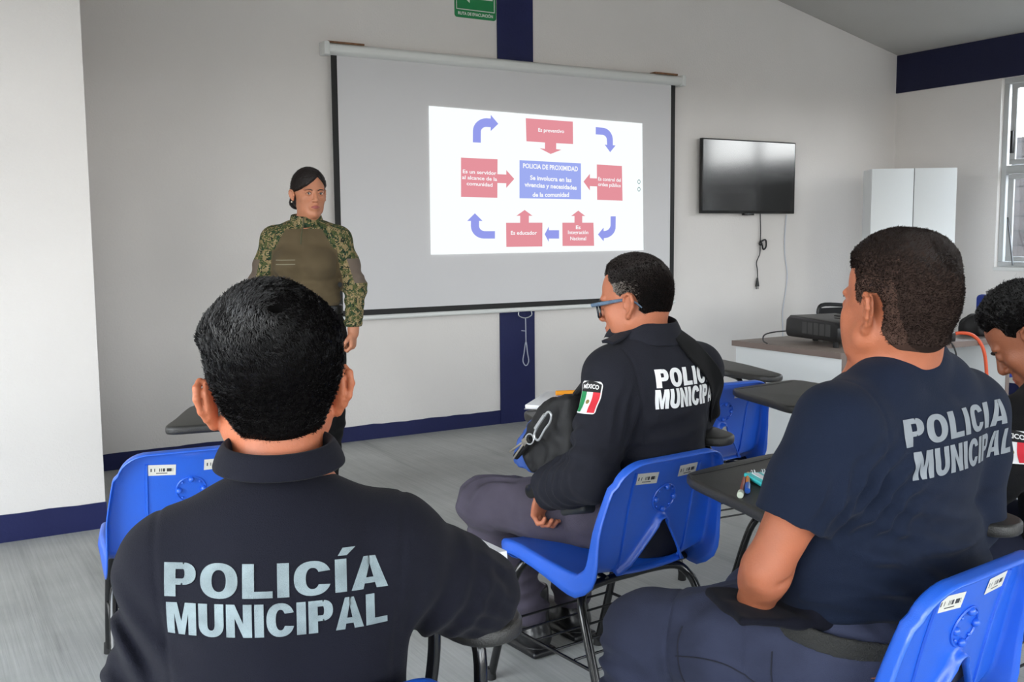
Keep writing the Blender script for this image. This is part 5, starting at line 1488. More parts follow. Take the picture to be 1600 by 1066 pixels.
    cap = short_hair(fr, body, M['hair_cap'], M['hair_brown'], line, T_, lenf, dirf, 22000, .00045, 31, lift=.35, wob=.22)
    strands('grey_hair', fr, cap, 2600, dirf, lenf, .00040, M['hair_grey'], cap, 35, lift=.5, wob=.3, maskf=lambda L: (L[:, 2] < .062) & (L[:, 1] > -.045) & (np.random.RandomState(1).rand(len(L)) < np.exp(-((L[:, 1]-.03)/.04)**2)))
    place(body, 1.728, 2.322, 4)
    return body
build_man_b()
# ---------------------------------------------------------------- heavy man in the short-sleeved shirt
def build_man_c():
    c = .07
    P = dict(pelvis=(c, -.05, .54), belly=(c+.045, .02, .72), chest=(c+.01, -.02, .90), neckb=(c+.005, -.070, 1.115), shL=(c-.188, -.055, .995), shR=(c+.205, -.075, .985), g=1.22, gw=1.34, gs=1.06)
    elL = (-.214, .030, .722); wrL = (-.180, .080, .640); elR = (.345, -.05, .74); wrR = (.37, .20, .79)
    fr = Frame((c-.022, -.060, 1.208), rz(math.radians(-14)) @ rx(math.radians(-2)), 1.07)
    V = Vol((-.36, -.30, .0), (.50, .62, 1.42), .003, {2: [(.60, .90), (1.03, 1.42)]}, .007)
    head(V, fr, ear=1.05, flare=24, eb=.012, jaw=1.05, chub=.007, neck=((c-.008, -.060, 1.06), .066))
    torso(V, P, -.010)
    V.chain([P['shL'], lerp(P['shL'], elL, .5), elL], [.054, .050, .043], .03)
    V.ell(np.array(elL)+(-.002, -.006, .0), (.042, .041, .052), None, .02)
    V.chain([elL, lerp(elL, wrL, .3), wrL], [.043, .042, .034], .012)
    V.cap(np.array(elL)+(-.028, -.049, -.014), np.array(elL)+(.018, -.049, -.006), .0045, .0045, .010, 's')
    V.chain([P['shR'], elR], [.060, .046], .03); V.chain([elR, wrR], [.046, .028], .01)
    hand(V, wrL, (.6, .55, -.4), (.4, -.4, -.8), -1, 1.05); hand(V, wrR, (-.6, .55, -.3), (0, 0, -1), -1, 1.05)
    hips = ((c-.11, -.03, .525), (c+.11, -.03, .525)); kn = ((-.222, .335, .508), (.12, .31, .50)); an = ((-.24, .35, .10), (.12, .33, .10))
    for h, k_, a in zip(hips, kn, an): V.chain([h, k_, a], [.09, .05, .024], .03); V.cap(a, np.array(a)+(0, .13, -.05), .022, .022, .02)
    V.disp(lambda Q: .0012*snoise(Q, .05, 41), .02)
    body = V.build('person', M['skin_d'], smooth=1)
    tag(body, 'heavy man in a navy short-sleeved shirt, seated at the lower right', 'person')
    eyes(fr, body); lip_paint(body, fr, M['lips']); brow(fr, body, M['hair'])
    # t-shirt
    S = Vol((-.38, -.34, .50), (.50, .34, 1.16), .0036)
    torso(S, P, .006, lower=False)
    S.ell((c+.045, .01, .68), (.255, .185, .16), None, .06)
    S2 = Vol((-.38, -.34, .50), (.50, .34, 1.16), .0036)
    S2.chain([P['shL'], lerp(P['shL'], elL, .35), lerp(P['shL'], elL, .74)], [.078, .074, .069], .04)
    S2.chain([P['shR'], lerp(P['shR'], elR, .35), lerp(P['shR'], elR, .95)], [.078, .080, .080], .04)
    for sh, el in ((P['shL'], elL), ):
        d_ = np.array(el)-np.array(sh); d_ /= np.linalg.norm(d_); q = lerp(sh, el, .64)
        S2.cut(q+(0, 0, 0), -d_+np.array((0, .12, 0)), .125)
        S2.cap(q-d_*.03, q+d_*.06, .060, .066, .002, 's')
    h_ = np.clip(.5+.5*(S.F-S2.F)/.03, 0, 1); S.F = (S.F+(S2.F-S.F)*h_-.03*h_*(1-h_)).astype(np.float32); del S2
    S.cap((c+.0, -.058, 1.125), (c-.005, -.015, 1.21), .070, .082, .003, 's')
    S.cut((c, -.05, .545), (0, -.16, 1), .30)
    def fn(Q):
        d = .0022*snoise(Q, .15, 42)
        back = np.exp(-((Q[:, 0]-.08)/.20)**2)*(Q[:, 1] < .0)
        w1 = Q[:, 2]+.16*(Q[:, 0]-.1)**2*4+.012*np.sin(Q[:, 0]*17)+.10*Q[:, 0]*0
        d += -.012*np.exp(-((w1-.700)/.011)**2)*back-.010*np.exp(-((w1-.765-.05*Q[:, 0])/.013)**2)*back-.011*np.exp(-((w1-.640+.06*Q[:, 0])/.010)**2)*back
        d += folds(Q, (-.10, -.16, .87), (.75, -.1, -.65), .08, .042, .016, 43, 1.5, .4)
        d += folds(Q, (-.19, -.13, .86), (.95, .1, -.1), .075, .036, .011, 44, 1.4, .4)
        d += folds(Q, (-.06, -.20, .74), (.25, 0, 1), .13, .055, .014, 45, 1.5, .5)
        d += folds(Q, (.12, -.26, .68), (.05, 0, 1), .17, .060, .010, 46, 1.5, .5)
        q = Q-np.array(P['shL']); d += .002*np.exp(-((q[:, 0]+q[:, 2]*.15-.018)/.004)**2)*(np.abs(q[:, 2]+.04) < .13)
        return d
    S.disp(fn)
    sh = S.build('t_shirt', M['navy_tee'], body, smooth=1)
    nb = MB(); nb.tube([(c-.001+.074*math.cos(a), -.054+.076*math.sin(a), 1.118-.040*math.sin(a)-(.012 if math.sin(a) > 0 else 0)*math.sin(a)) for a in np.linspace(0, 2*math.pi, 41)[:-1]], .0065, 8, closed=True)
    nb.build('neck_band', M['navy_tee'], sh, smooth=True)
    tree = bvh_of(sh)
    ml = mat('grey_print', rgb(118, 124, 130), 0.55, var=.08, vscale=40)
    for s, z, hgt, wd in (('POLICIA', 1.036, .050, .335), ('MUNICIPAL', .974, .052, .345)):
        v, f = heavy_text(s, wd, hgt, gap=.09, sw=.27, hw=.20); v = v+np.array((0 if s == 'POLICIA' else .024, 0))
        project('lettering', v, f, tree, (c+.040, -.7, z), (1, 0, .02), (0, 0, 1), (0.0, 1, -.08), ml, sh, off=.0014)
    # shirt tail folded over the forearm in his lap
    H = Vol((-.32, -.16, .52), (.08, .30, .76), .0036)
    H.box((-.165, .060, .628), (.100, .085, .010), rz(math.radians(-24)) @ ry(math.radians(8)), .009, 0); H.box((-.085, .030, .655), (.028, .075, .050), rz(math.radians(-20)) @ ry(math.radians(20)), .015, .02)
    H.disp(lambda Q: .002*snoise(Q, .09, 51)+folds(Q, (-.1, .03, .63), (1, .3, 0), .12, .05, .006, 52))
    H.build('folded_cloth', M['navy_polo'], body, smooth=1)
    # trousers with a webbing belt
    T = Vol((-.44, -.26, .08), (.42, .58, .72), .0042)
    T.ell((c+.01, -.01, .545), (.225, .185, .120), None, 0)
    for h, k_, a in zip(hips, kn, an):
        e = lerp(k_, a, .88); T.chain([h, lerp(h, k_, .5), k_], [.115, .108, .088], .05); T.chain([k_, lerp(k_, e, .5), e], [.086, .080, .070], .02)
    def ft(Q):
        d = .0025*snoise(Q, .12, 61)
        d += folds(Q, (-.30, .38, .42), (.2, -.3, 1), .09, .05, .015, 62, 1.5, .5)
        d += folds(Q, (-.02, .0, .60), (.9, .5, -.1), .10, .040, .014, 63, 1.4, .4)
        t = (Q-np.array(hips[0])) @ ((np.array(kn[0])-np.array(hips[0]))/np.linalg.norm(np.array(kn[0])-np.array(hips[0])))
        up = Q[:, 2] > .50
        d += folds(Q, (-.15, .18, .58), (.5, .5, .3), .13, .07, .008, 66, 1.4, .6)
        d += .005*np.exp(-((t-.335-.03*snoise(Q, .3, 64)*0)/.0035)**2)*(Q[:, 0] < .05)        # knee patch seam
        d += .005*np.exp(-((t-.17)/.003)**2)*(Q[:, 0] < .05)*up*1.0                        # pocket seam
        return d
    T.disp(ft)
    tr = T.build('trousers', M['trouser'], body, smooth=1)
    ttree = bvh_of(tr); ms = mat('dark_seam_thread', rgb(30, 32, 46), .9)
    def seam(name, pts, w_=.0035, dr=(1, 0, -.15)):
        mbs = MB(); dr = Vector(dr).normalized(); ok = []
        for p in catmull([Vector(q) for q in pts], 10):
            h = ttree.ray_cast(p, dr, 1.0)
            if h[0] is not None: ok.append(h[0]-dr*.0006)
        if len(ok) > 3: mbs.tube(ok, w_*.5, 6); mbs.build(name, ms, tr, smooth=True)
    seam('knee_patch_seam', [(-.6, .205, .62), (-.6, .200, .56), (-.6, .200, .50), (-.6, .205, .43)])
    seam('knee_patch_seam', [(-.6, .205, .56), (-.6, .14, .575), (-.6, .08, .57), (-.6, .03, .53)])
    seam('pocket_seam', [(-.6, .03, .62), (-.6, .025, .54), (-.6, .022, .46)])
    seam('side_seam', [(-.6, .20, .46), (-.6, .10, .455), (-.6, 0, .45)], .003)
    bl_ = Vol((-.20, -.30, .54), (.36, .24, .72), .004)
    bl_.ell((c, .0, .60), (.240, .194, .20), None, 0); bl_.ell((c, .0, .60), (.229, .184, .30), None, .0, 's'); bl_.plane_cut((c, -.04, .617), (0, .14, -1)); bl_.plane_cut((c, -.04, .577), (0, -.14, 1))
    bl_.build('webbing_belt', mat('dark_olive_webbing', rgb(44, 44, 42), 0.8, bump=.6, bscale=350), body, smooth=1)
    for a in an:
        B = Vol((a[0]-.09, a[1]-.12, -.002), (a[0]+.09, a[1]+.26, .22), .005)
        B.cap((a[0], a[1], .20), (a[0], a[1]-.005, .07), .052, .050, 0); B.cap((a[0], a[1]-.025, .055), (a[0], a[1]+.165, .048), .047, .044, .02); B.plane_cut((0, 0, .002), (0, 0, 1)); B.build('boot', M['boot'], body)
    # hair: clipped sides, longer crown standing up at the back
    line = lambda L: male_line(L, .070, .076, .012)
    def T_(L): return .0012+.008*smooth01(-L[:, 1], .02, .08)*smooth01(L[:, 2], -.05, .0)+.0055*smooth01(L[:, 2], .0, .06)+.007*smooth01(L[:, 2], .055, .10)
    crown = np.array((.012, -.070, .110))
    def lenf(L):
        d = np.linalg.norm(L-crown, axis=1)
        return np.where(line(L) > .0005, .0055+.016*smooth01(L[:, 2], .045, .10)+.008*np.exp(-(d/.035)**2), 0)
    dirf0 = swirl(crown, 45, .03, .6, .5, -1)
    cap = short_hair(fr, body, M['hair_cap_brown'], M['hair_brown'], line, T_, lenf, dirf0, 34000, .00042, 71, lift=.7, wob=.22, lifttip=.002, nr=.064)
    cap.data.materials.append(mat('clipped_temple_hair', rgb(68, 51, 44), .9, spec=.1, var=.25, vscale=120))
    cc = np.array([p.center[:] for p in cap.data.polygons]); cl = ((cc-fr.t) @ fr.R)/fr.s; jit = .016*snoise(cl, .012, 5)+.020*np.random.RandomState(2).normal(size=len(cl))
    for p, q, j in zip(cap.data.polygons, cl, jit):
        if q[2]+j < .050+.25*min(q[1], 0) and q[1] > -.075: p.material_index = 1
    # tufts on end at the crown
    strands('crown_tuft', fr, cap, 4200, lambda q: np.tile(np.array((.15, -.9, .5)), (len(q), 1)), lambda L: np.where(np.linalg.norm(L-np.array((.020, -.088, .092)), axis=1) < .042, .022, 0), .00050, M['hair_brown'], cap, 75, lift=.4, wob=.35, lifttip=.020)
    place(body, 1.56, 1.32, 6)
    return body
build_man_c()
# ---------------------------------------------------------------- young man looking down at the right edge
def build_man_d():
    c = -.02
    P = dict(pelvis=(c, -.06, .53), belly=(c, -.06, .68), chest=(c, .0, .83), neckb=(c, .045, .975), shL=(c-.165, .03, .875), shR=(c+.165, .03, .88), g=1.0, gw=1.0)
    elL = (-.25, .12, .66); wrL = (-.12, .33, .70); elR = (.30, .12, .72); wrR = (.44, .34, .805)
    fr = Frame((c-.055, .085, 1.085), rz(math.radians(22)) @ rx(math.radians(-42)), 1.0)
    V = Vol((-.34, -.24, .0), (.62, .62, 1.26), .003, {2: [(.9, 1.26)]}, .007)
    head(V, fr, ear=1.0, flare=24, neck=((c, .04, .96), .056))
    torso(V, P, -.008)
    V.chain([P['shL'], elL], [.052, .042], .03); V.chain([elL, wrL], [.041, .027], .01)
    V.chain([P['shR'], elR], [.052, .042], .03); V.chain([elR, wrR], [.041, .027], .01)
    hand(V, wrL, (.3, .9, .0), (.3, 0, -1), 1, 1.0); hand(V, wrR, (.3, .95, -.1), (-.2, 0, -1), -1, 1.0)
    hips = ((c-.09, -.04, .52), (c+.09, -.04, .52)); kn = ((-.14, .40, .53), (.13, .41, .53)); an = ((-.15, .43, .09), (.15, .45, .09))
    for h, k_, a in zip(hips, kn, an): V.chain([h, k_, a], [.08, .045, .022], .03); V.cap(a, np.array(a)+(0, .13, -.04), .022, .022, .02)
    body = V.build('person', M['skin_c'], smooth=1)
    tag(body, 'young man with dark wavy hair bent forward, cut off by the right edge', 'person')
    eyes(fr, body); lip_paint(body, fr, M['lips']); brow(fr, body, M['hair'])
    S = Vol((-.36, -.26, .44), (.56, .40, 1.05), .0045)
    torso(S, P, .008); S.ell((c, -.055, .60), (.18, .15, .17), None, .05)
    for sh, el, wr in ((P['shL'], elL, wrL), (P['shR'], elR, wrR)): S.chain([sh, lerp(sh, el, .5), el, lerp(el, wr, .9)], [.070, .066, .058, .044], .03)
    S.cap((c, .045, 1.0), (c, .09, 1.08), .060, .07, .004, 's')
    S.disp(lambda Q: .002*snoise(Q, .12, 81)+folds(Q, (-.2, .05, .78), (.4, .3, 1), .1, .045, .009, 82))
    sh = S.build('jacket', M['black_cloth'], body, smooth=1)
    collar_mesh('collar', (c, .045, .985), (0, .35, 1), (0, 1, -.3), .066, .062, .036, .03, .036, M['black_cloth'], sh, flare=.015, tip=.02)
    tree = bvh_of(sh)
    flag_patch(sh, tree, (-.50, .014, .848), (.05, -1, 0), (.1, 0, 1), (1, 0, -.05), .070, .078)
    T = Vol((-.30, -.22, .04), (.28, .56, .66), .007)
    T.ell((c, -.05, .53), (.182, .14, .115), None, 0)
    for h, k_, a in zip(hips, kn, an): T.chain([h, k_], [.098, .072], .05); T.chain([k_, a], [.070, .058], .02)
    T.disp(lambda Q: .003*snoise(Q, .09, 9)); T.build('trousers', M['trouser'], body)
    for a in an:
        B = Vol((a[0]-.08, a[1]-.10, -.002), (a[0]+.08, a[1]+.24, .16), .006)
        B.cap((a[0], a[1], .14), (a[0], a[1]-.005, .06), .047, .046, 0); B.cap((a[0], a[1]-.02, .045), (a[0], a[1]+.15, .040), .044, .040, .02); B.plane_cut((0, 0, .002), (0, 0, 1)); B.build('shoe', M['boot'], body)
    line = lambda L: male_line(L, .066, .070)
    T_ = lambda L: .0015+.020*smooth01(L[:, 2], .015, .07)
    lenf = lambda L: np.where(line(L) > .001, .005+.024*smooth01(L[:, 2], .02, .08), 0)
    cap = short_hair(fr, body, M['hair_cap'], M['hair'], line, T_, lenf, swirl((0, -.06, .11), 50, .04, .5, .6), 22000, .0005, 91, lift=.9, wob=.6, lifttip=.004, rough=.004)
    place(body, 2.50, 1.41, 2)
    return body
build_man_d()
# ---------------------------------------------------------------- standing woman in camouflage sleeves
def camo_mat():
    m = bpy.data.materials.new('pixel_camouflage'); m.use_nodes = True; N = m.node_tree.nodes; L = m.node_tree.links; b = N['Principled BSDF']
    t = N.new('ShaderNodeTexCoord'); sn = N.new('ShaderNodeVectorMath'); sn.operation = 'SNAP'; sn.inputs[1].default_value = (.0045, .0045, .0045); L.new(t.outputs['Object'], sn.inputs[0])
    def noise(sc, off):
        mp = N.new('ShaderNodeMapping'); mp.inputs['Location'].default_value = (off, off*.7, off*1.3); L.new(sn.outputs[0], mp.inputs[0])
        n = N.new('ShaderNodeTexNoise'); n.inputs['Scale'].default_value = sc; n.inputs['Detail'].default_value = 3; n.inputs['Roughness'].default_value = .7; L.new(mp.outputs[0], n.inputs['Vector']); return n.outputs['Fac']
    def step(a, e):
        g = N.new('ShaderNodeMath'); g.operation = 'GREATER_THAN'; g.inputs[1].default_value = e; L.new(a, g.inputs[0]); return g.outputs[0]
    col = None
    def mixc(fac, A, B):
        x = N.new('ShaderNodeMix'); x.data_type = 'RGBA'; L.new(fac, x.inputs['Factor'])
        if isinstance(A, tuple): x.inputs['A'].default_value = A
        else: L.new(A, x.inputs['A'])
        x.inputs['B'].default_value = B; return x.outputs['Result']
    c1 = mixc(step(noise(38, 0), .50), rgb(128, 112, 80), rgb(72, 78, 46))
    c2 = mixc(step(noise(46, 5), .54), c1, rgb(40, 60, 40))
    c3 = mixc(step(noise(54, 9), .60), c2, rgb(146, 130, 98))
    c4 = mixc(step(noise(56, 14), .60), c3, rgb(24, 34, 26))
    L.new(c4, b.inputs['Base Color']); b.inputs['Roughness'].default_value = .85; b.inputs['Specular IOR Level'].default_value = .2
    return m
def build_woman():
    P = dict(pelvis=(0, -.0, .93), belly=(0, .005, 1.07), chest=(0, .0, 1.24), neckb=(0, -.012, 1.395), shL=(-.150, -.01, 1.335), shR=(.150, -.01, 1.335), g=.86, gw=.93, gs=.82)
    elL = (-.228, .0, 1.11); wrL = (-.215, .03, .895); elR = (.235, -.02, 1.11); wrR = (.17, -.10, .93)
    fr = Frame((-.022, .012, 1.549), rz(math.radians(27)) @ rx(math.radians(-3)), .93)
    V = Vol((-.32, -.20, .0), (.32, .26, 1.70), .0023, {2: [(.76, .93), (1.40, 1.70)]}, .008)
    head(V, fr, ear=.80, flare=12, jaw=.80, fem=True, chub=-.004, neck=((-.008, -.015, 1.39), .047))
    torso(V, P, -.010)
    V.chain([P['shL'], elL], [.044, .036], .03); V.chain([elL, wrL], [.035, .024], .01)
    V.chain([P['shR'], elR], [.044, .036], .03); V.chain([elR, wrR], [.035, .024], .01)
    hand(V, wrL, (.04, .10, -1), (.8, -.2, 0), -1, .86, curl=(.85, 1.0, 1.1, 1.1)); hand(V, wrR, (-.5, -.5, -.7), (.3, -.8, 0), 1, .86)
    hips = ((-.085, 0, .86), (.085, 0, .86)); kn = ((-.080, .015, .48), (.070, .015, .48)); an = ((-.060, -.02, .10), (.070, -.02, .10))
    for h, k_, a in zip(hips, kn, an): V.chain([h, k_, a], [.08, .05, .034], .03); V.cap(a, np.array(a)+(0, .12, -.05), .032, .03, .02)
    body = V.build('person', M['skin_w'], smooth=1)
    tag(body, 'woman standing by the projection screen in an olive and camouflage shirt, facing the room', 'person')
    eyes(fr, body, True, (.36, .93, -.06)); lip_paint(body, fr, mat('rose_lips', rgb(152, 78, 72), .4)); brow(fr, body, M['hair'], .0019); lashes(fr, body, M['hair'])
    camo = camo_mat()
    # shirt: olive body, camouflage sleeves, yoke and collar
    S = Vol((-.32, -.20, .92), (.32, .24, 1.48), .0032)
    torso(S, P, .004)
    for x in (-1, 1): S.ell((x*.066, .085, 1.222), (.076, .074, .070), None, .04)
    S.ell((0, .01, 1.06), (.150, .122, .09), None, .04)
    for sh, el, wr in ((P['shL'], elL, wrL), (P['shR'], elR, wrR)): S.chain([sh, lerp(sh, el, .5), el, lerp(el, wr, .95)], [.058, .055, .048, .038], .03)
    d_ = np.array(wrL)-np.array(elL); d_ /= np.linalg.norm(d_); S.cut(np.array(wrL)-d_*.006, -d_, .06)
    S.cut((0, 0, 1.015), (-.06, 0, 1), .175)
    S.cap((0, -.012, 1.415), (0, .0, 1.50), .050, .056, .004, 's')
    def fn(Q):
        d = .0015*snoise(Q, .09, 101)
        d += folds(Q, (-.22, .02, 1.10), (.2, .2, 1), .09, .045, .008, 102, 1.3, .5)+folds(Q, (.225, .02, 1.12), (.2, .2, 1), .09, .045, .008, 103, 1.3, .5)
        d += folds(Q, (-.215, .02, .96), (0, 0, 1), .06, .035, .006, 104)
        d += folds(Q, (0, .10, 1.10), (.1, 0, 1), .10, .05, .005, 105)
        return d
    S.disp(fn)
    sh = S.build('combat_shirt', [M['olive'], camo, mat('brown_grey_pad', rgb(96, 84, 74), .9)], body, smooth=1)
    for p in sh.data.polygons:
        x, y, z = p.center
        ax = abs(x)
        yoke = z > 1.335-.45*max(0, .13-ax)*(1 if ax > .035 else .4)-(0.0 if y > 0 else .03)
        arm = ax > .150+max(0, (1.30-z))*.13 if z > 1.10 else ax > .168
        yk = z > 1.385 or (ax > .085+(1.385-z)*.55 and z > 1.29)
        mi = 1 if (arm or yk or (y < -.02 and z > 1.33)) else 0
        if mi == 1 and 1.13 < z < 1.245 and ax > (.212 if x < 0 else .226)-(z-1.19)*.30 and y > -.05: mi = 2
        p.material_index = mi
    co = collar_mesh('collar', (-.004, -.004, 1.398), (0, .06, 1), (0, 1, -.05), .064, .066, .060, .048, .052, camo, sh, flare=.006, open_=-.04, tip=.0)
    MB().tube([(-.004, .083, 1.440), (-.002, .092, 1.395), (0.002, .118, 1.36), (0.004, .132, 1.315)], .003, 8, 3).build('zip', mat('zip_green', rgb(70, 72, 46), .6), sh, smooth=True)
    tree = bvh_of(sh)
    for z in (1.243, 1.223):
        v, f = subdivided_text(np.array([(-.045, -.0018), (.045, -.0018), (.045, .0018), (-.045, .0018)]), [(0, 1, 2, 3)], .008)
        project('chest_tape', v, f, tree, (.075, .5, z), (-1, 0, 0), (0, 0, 1), (0, -1, 0), mat('grey_tape', rgb(132, 128, 108), .8), sh, off=.0016)
    T = Vol((-.24, -.18, .05), (.24, .22, 1.06), .005)
    T.ell((0, -.0, .93), (.168, .122, .12), None, 0); T.ell((0, -.055, .88), (.15, .09, .10), None, .04)
    for h, k_, a in zip(hips, kn, an): T.chain([h, k_, lerp(k_, a, .85)], [.098, .074, .056], .05)
    T.disp(lambda Q: .0035*snoise(Q, .12, 110)+folds(Q, (0, 0, .40), (.2, 0, 1), .25, .07, .006, 111))
    tr = T.build('trousers', M['black_cloth'], body, smooth=1)
    T2 = Vol((-.20, -.16, .96), (.20, .17, 1.05), .004)
    T2.ell((0, 0, .99), (.166, .128, .30), None, 0); T2.plane_cut((0, 0, 1.025), (0, 0, -1)); T2.plane_cut((0, 0, .982), (0, 0, 1)); bt = T2.build('belt', M['black'], body, smooth=1)
    MB().box(-.03, .03, .118, .136, .984, 1.022).build('buckle', M['tube'], bt, bevel=.004)
    for a in an:
        B = Vol((a[0]-.07, a[1]-.10, -.002), (a[0]+.07, a[1]+.22, .20), .004)
        B.cap((a[0], a[1], .18), (a[0], a[1]-.005, .06), .046, .044, 0); B.cap((a[0], a[1]-.02, .048), (a[0], a[1]+.14, .040), .040, .038, .02); B.plane_cut((0, 0, .002), (0, 0, 1)); B.build('boot', M['boot'], body)
    # hair combed back into a low bun, side parted
    def line(L):
        x, y, z = L[:, 0], L[:, 1], L[:, 2]; ax = np.abs(x)
        zf = .086-np.where(x > -.022, .78*(x+.022), 1.05*(-.022-x))
        f = z-zf+.012*np.exp(-((x+.022)/.010)**2)*0
        return np.where(y < -.004, np.maximum(z+.066, f), f)
    def thick(L):
        l = line(L); return np.where(l > 0, np.minimum(.010, l*.6+.001), np.maximum(l*2.0, -.03))
    def bun(V): V.ell(fr.p((.032, -.100, -.045)), np.array((.038, .032, .036))*fr.s, fr.R, .008)
    cap = hair_cap('hair', fr, thick, mat('dark_brown_combed_hair', rgb(24, 17, 17), .42, bump=.5, bscale=120, bstretch=(.4, .4, 3), spec=.4), body, seed=120, rough=.0005, bun=bun)
    dirc = lambda q: np.stack([np.sign(q[:, 0]+.02)*.6, -np.ones(len(q))*.8, -.55*np.ones(len(q))], 1)
    strands('combed_strands', fr, cap, 7000, dirc, lambda L: np.where(line(L) > .002, .03, 0), .0005, M['hair_brown'], cap, 122, lift=.04, wob=.05)
    er = MB(); p = fr.p((.0875, -.010, -.040)); er.ball(p, .0042, 10, 6); er.build('earring', mat('pearl_stud', rgb(220, 214, 200), .2), body, smooth=True)
    place(body, 1.636, 4.623, 152)
    return body
build_woman()
# ================================================================= SMALL THINGS
def wpt(ch, x, y, z):
    """a point given in a chair's own frame -> world"""
    cx, cy, a = CH[ch][0], CH[ch][1], math.radians(CH[ch][2])
    return Vector((cx+x*math.cos(a)-y*math.sin(a), cy+x*math.sin(a)+y*math.cos(a), z))
ZT = .7575
M['paper'] = mat('white_paper', rgb(236, 236, 240), 0.7)
# bag held against his chest by the man in glasses
bp_ = wpt(2, -.012, .25, .62)
bag = empty('shoulder_bag', bp_, math.radians(4)); tag(bag, 'black and blue shoulder bag with keys, between the man in glasses and his tablet', 'bag')
def bagpart(name, poly, x0, x1, m, parent, bev, seed, amp):
    mb = MB(); q = [(y-.25, z-.62) for y, z in poly]
    mb.prism(q, x0, x1, xf=lambda p: Vector((p[2], p[0], p[1])))
    o = mb.build(name, m, parent, bevel=bev, bseg=4, ang=30)
    bm = bmesh.new(); bm.from_mesh(o.data)
    bmesh.ops.triangulate(bm, faces=[f for f in bm.faces if len(f.verts) > 4])
    for _ in range(3):
        ed = [e for e in bm.edges if e.calc_length() > .012]
        bmesh.ops.subdivide_edges(bm, edges=ed, cuts=1); bmesh.ops.triangulate(bm, faces=[f for f in bm.faces if len(f.verts) > 4])
    co = np.array([v.co for v in bm.verts]); no = np.array([v.normal for v in bm.verts]); dd = amp*(snoise(co, .05, seed)-.6*np.abs(snoise(co, .09, seed+1)))
    for v, d, n_ in zip(bm.verts, dd, no): v.co += Vector(n_*d)
    bm.to_mesh(o.data); bm.free(); o.data.polygons.foreach_set('use_smooth', [True]*len(o.data.polygons)); return o
M['bag_black'] = mat('black_nylon', rgb(18, 18, 20), 0.65, bump=.2, bscale=500)
M['bag_blue'] = mat('blue_nylon', rgb(44, 78, 150), 0.55, bump=.2, bscale=500)
bagpart('body', [(.10, .885), (.03, .90), (.04, .70), (.14, .635), (.228, .632), (.285, .70), (.245, .79), (.17, .865)], -.10, .03, M['bag_black'], bag, .024, 201, .005)
bagpart('blue_panel', [(.12, .885), (.17, .872), (.262, .818), (.350, .745), (.418, .645), (.400, .622), (.345, .612), (.25, .612), (.15, .64)], -.035, .005, M['bag_blue'], bag, .010, 205, .003)
def bl(x, y, z): return (x, y-.25, z-.62)
MB().tube([bl(-.118, .185, .750), bl(-.120, .215, .722), bl(-.120, .262, .684)], [.010, .011, .010], 10).build('strap_end', M['bag_black'], bag, smooth=True)
cr = MB(); cr.tube([bl(-.125, y, z) for y, z in ((.078, .838), (.098, .842), (.145, .792), (.160, .765), (.140, .755), (.110, .790), (.085, .815))], .0036, 8, 4, closed=True)
cr.build('carabiner', M['alu'], bag, smooth=True)
MB().tube([bl(-.128, y, z) for y, z in ((.105, .835), (.150, .788))], .0058, 8).build('carabiner_gate', M['alu'], bag, smooth=True)
rg = MB(); rg.tube([bl(-.128+.003*math.sin(a), .180+.020*math.cos(a), .752+.015*math.sin(a)) for a in np.linspace(0, 2*math.pi, 17)[:-1]], .0022, 6, closed=True); rg.build('key_ring', M['alu'], bag, smooth=True)
M['brass'] = mat('nickel_key', rgb(170, 164, 150), 0.3, .8)
for (y1, z1) in ((.270, .700), (.252, .682)):
    a, b = Vector(bl(-.132, .192, .748)), Vector(bl(-.136, y1, z1)); d = (b-a).normalized(); n_ = Vector((1, 0, 0)); s_ = d.cross(n_)
    k_ = MB(); k_.obox(a.lerp(b, .6), d*(b-a).length*.42, s_*.0032, n_*.0012); k_.obox(a.lerp(b, .12), d*.010, s_*.009, n_*.0013); k_.build('key', M['brass'], bag, bevel=.0008)
sb = MB(); sb.tube([bl(-.04, .07, .89), bl(-.05, .0, .95), bl(-.055, -.03, 1.0)], .011, 8, 4); sb.build('strap', M['bag_black'], bag, smooth=True)

# notebook and highlighter on his tablet
def slab_notebook(name, ch, cen, w_, d_, th, ang, cover, label, cat):
    o = empty(name, wpt(ch, *cen, ZT), math.radians(CH[ch][2]+ang)); tag(o, label, cat)
    MB().box(-w_/2-.002, w_/2+.002, -d_/2-.002, d_/2+.002, 0, .002).build('cover', cover, o)
    MB().box(-w_/2, w_/2, -d_/2, d_/2, .002, th).build('pages', M['paper'], o, bevel=.003); return o
nb = slab_notebook('notebook', 2, (.305, .60), .17, .30, .016, -52, mat('grey_card_cover', rgb(150, 150, 150), .6), 'open white notebook on the tablet in front of the man in glasses', 'notebook')
hl = MB(); c0 = wpt(2, .36, .64, ZT+.027); hl.tube([c0+Vector((-.03, .01, 0)), c0+Vector((.05, -.02, 0))], .0085, 10)
tag(hl.build('highlighter', mat('orange_marker', rgb(244, 160, 40), .4), smooth=True), 'orange highlighter lying on the notebook before the man in glasses', 'pen')

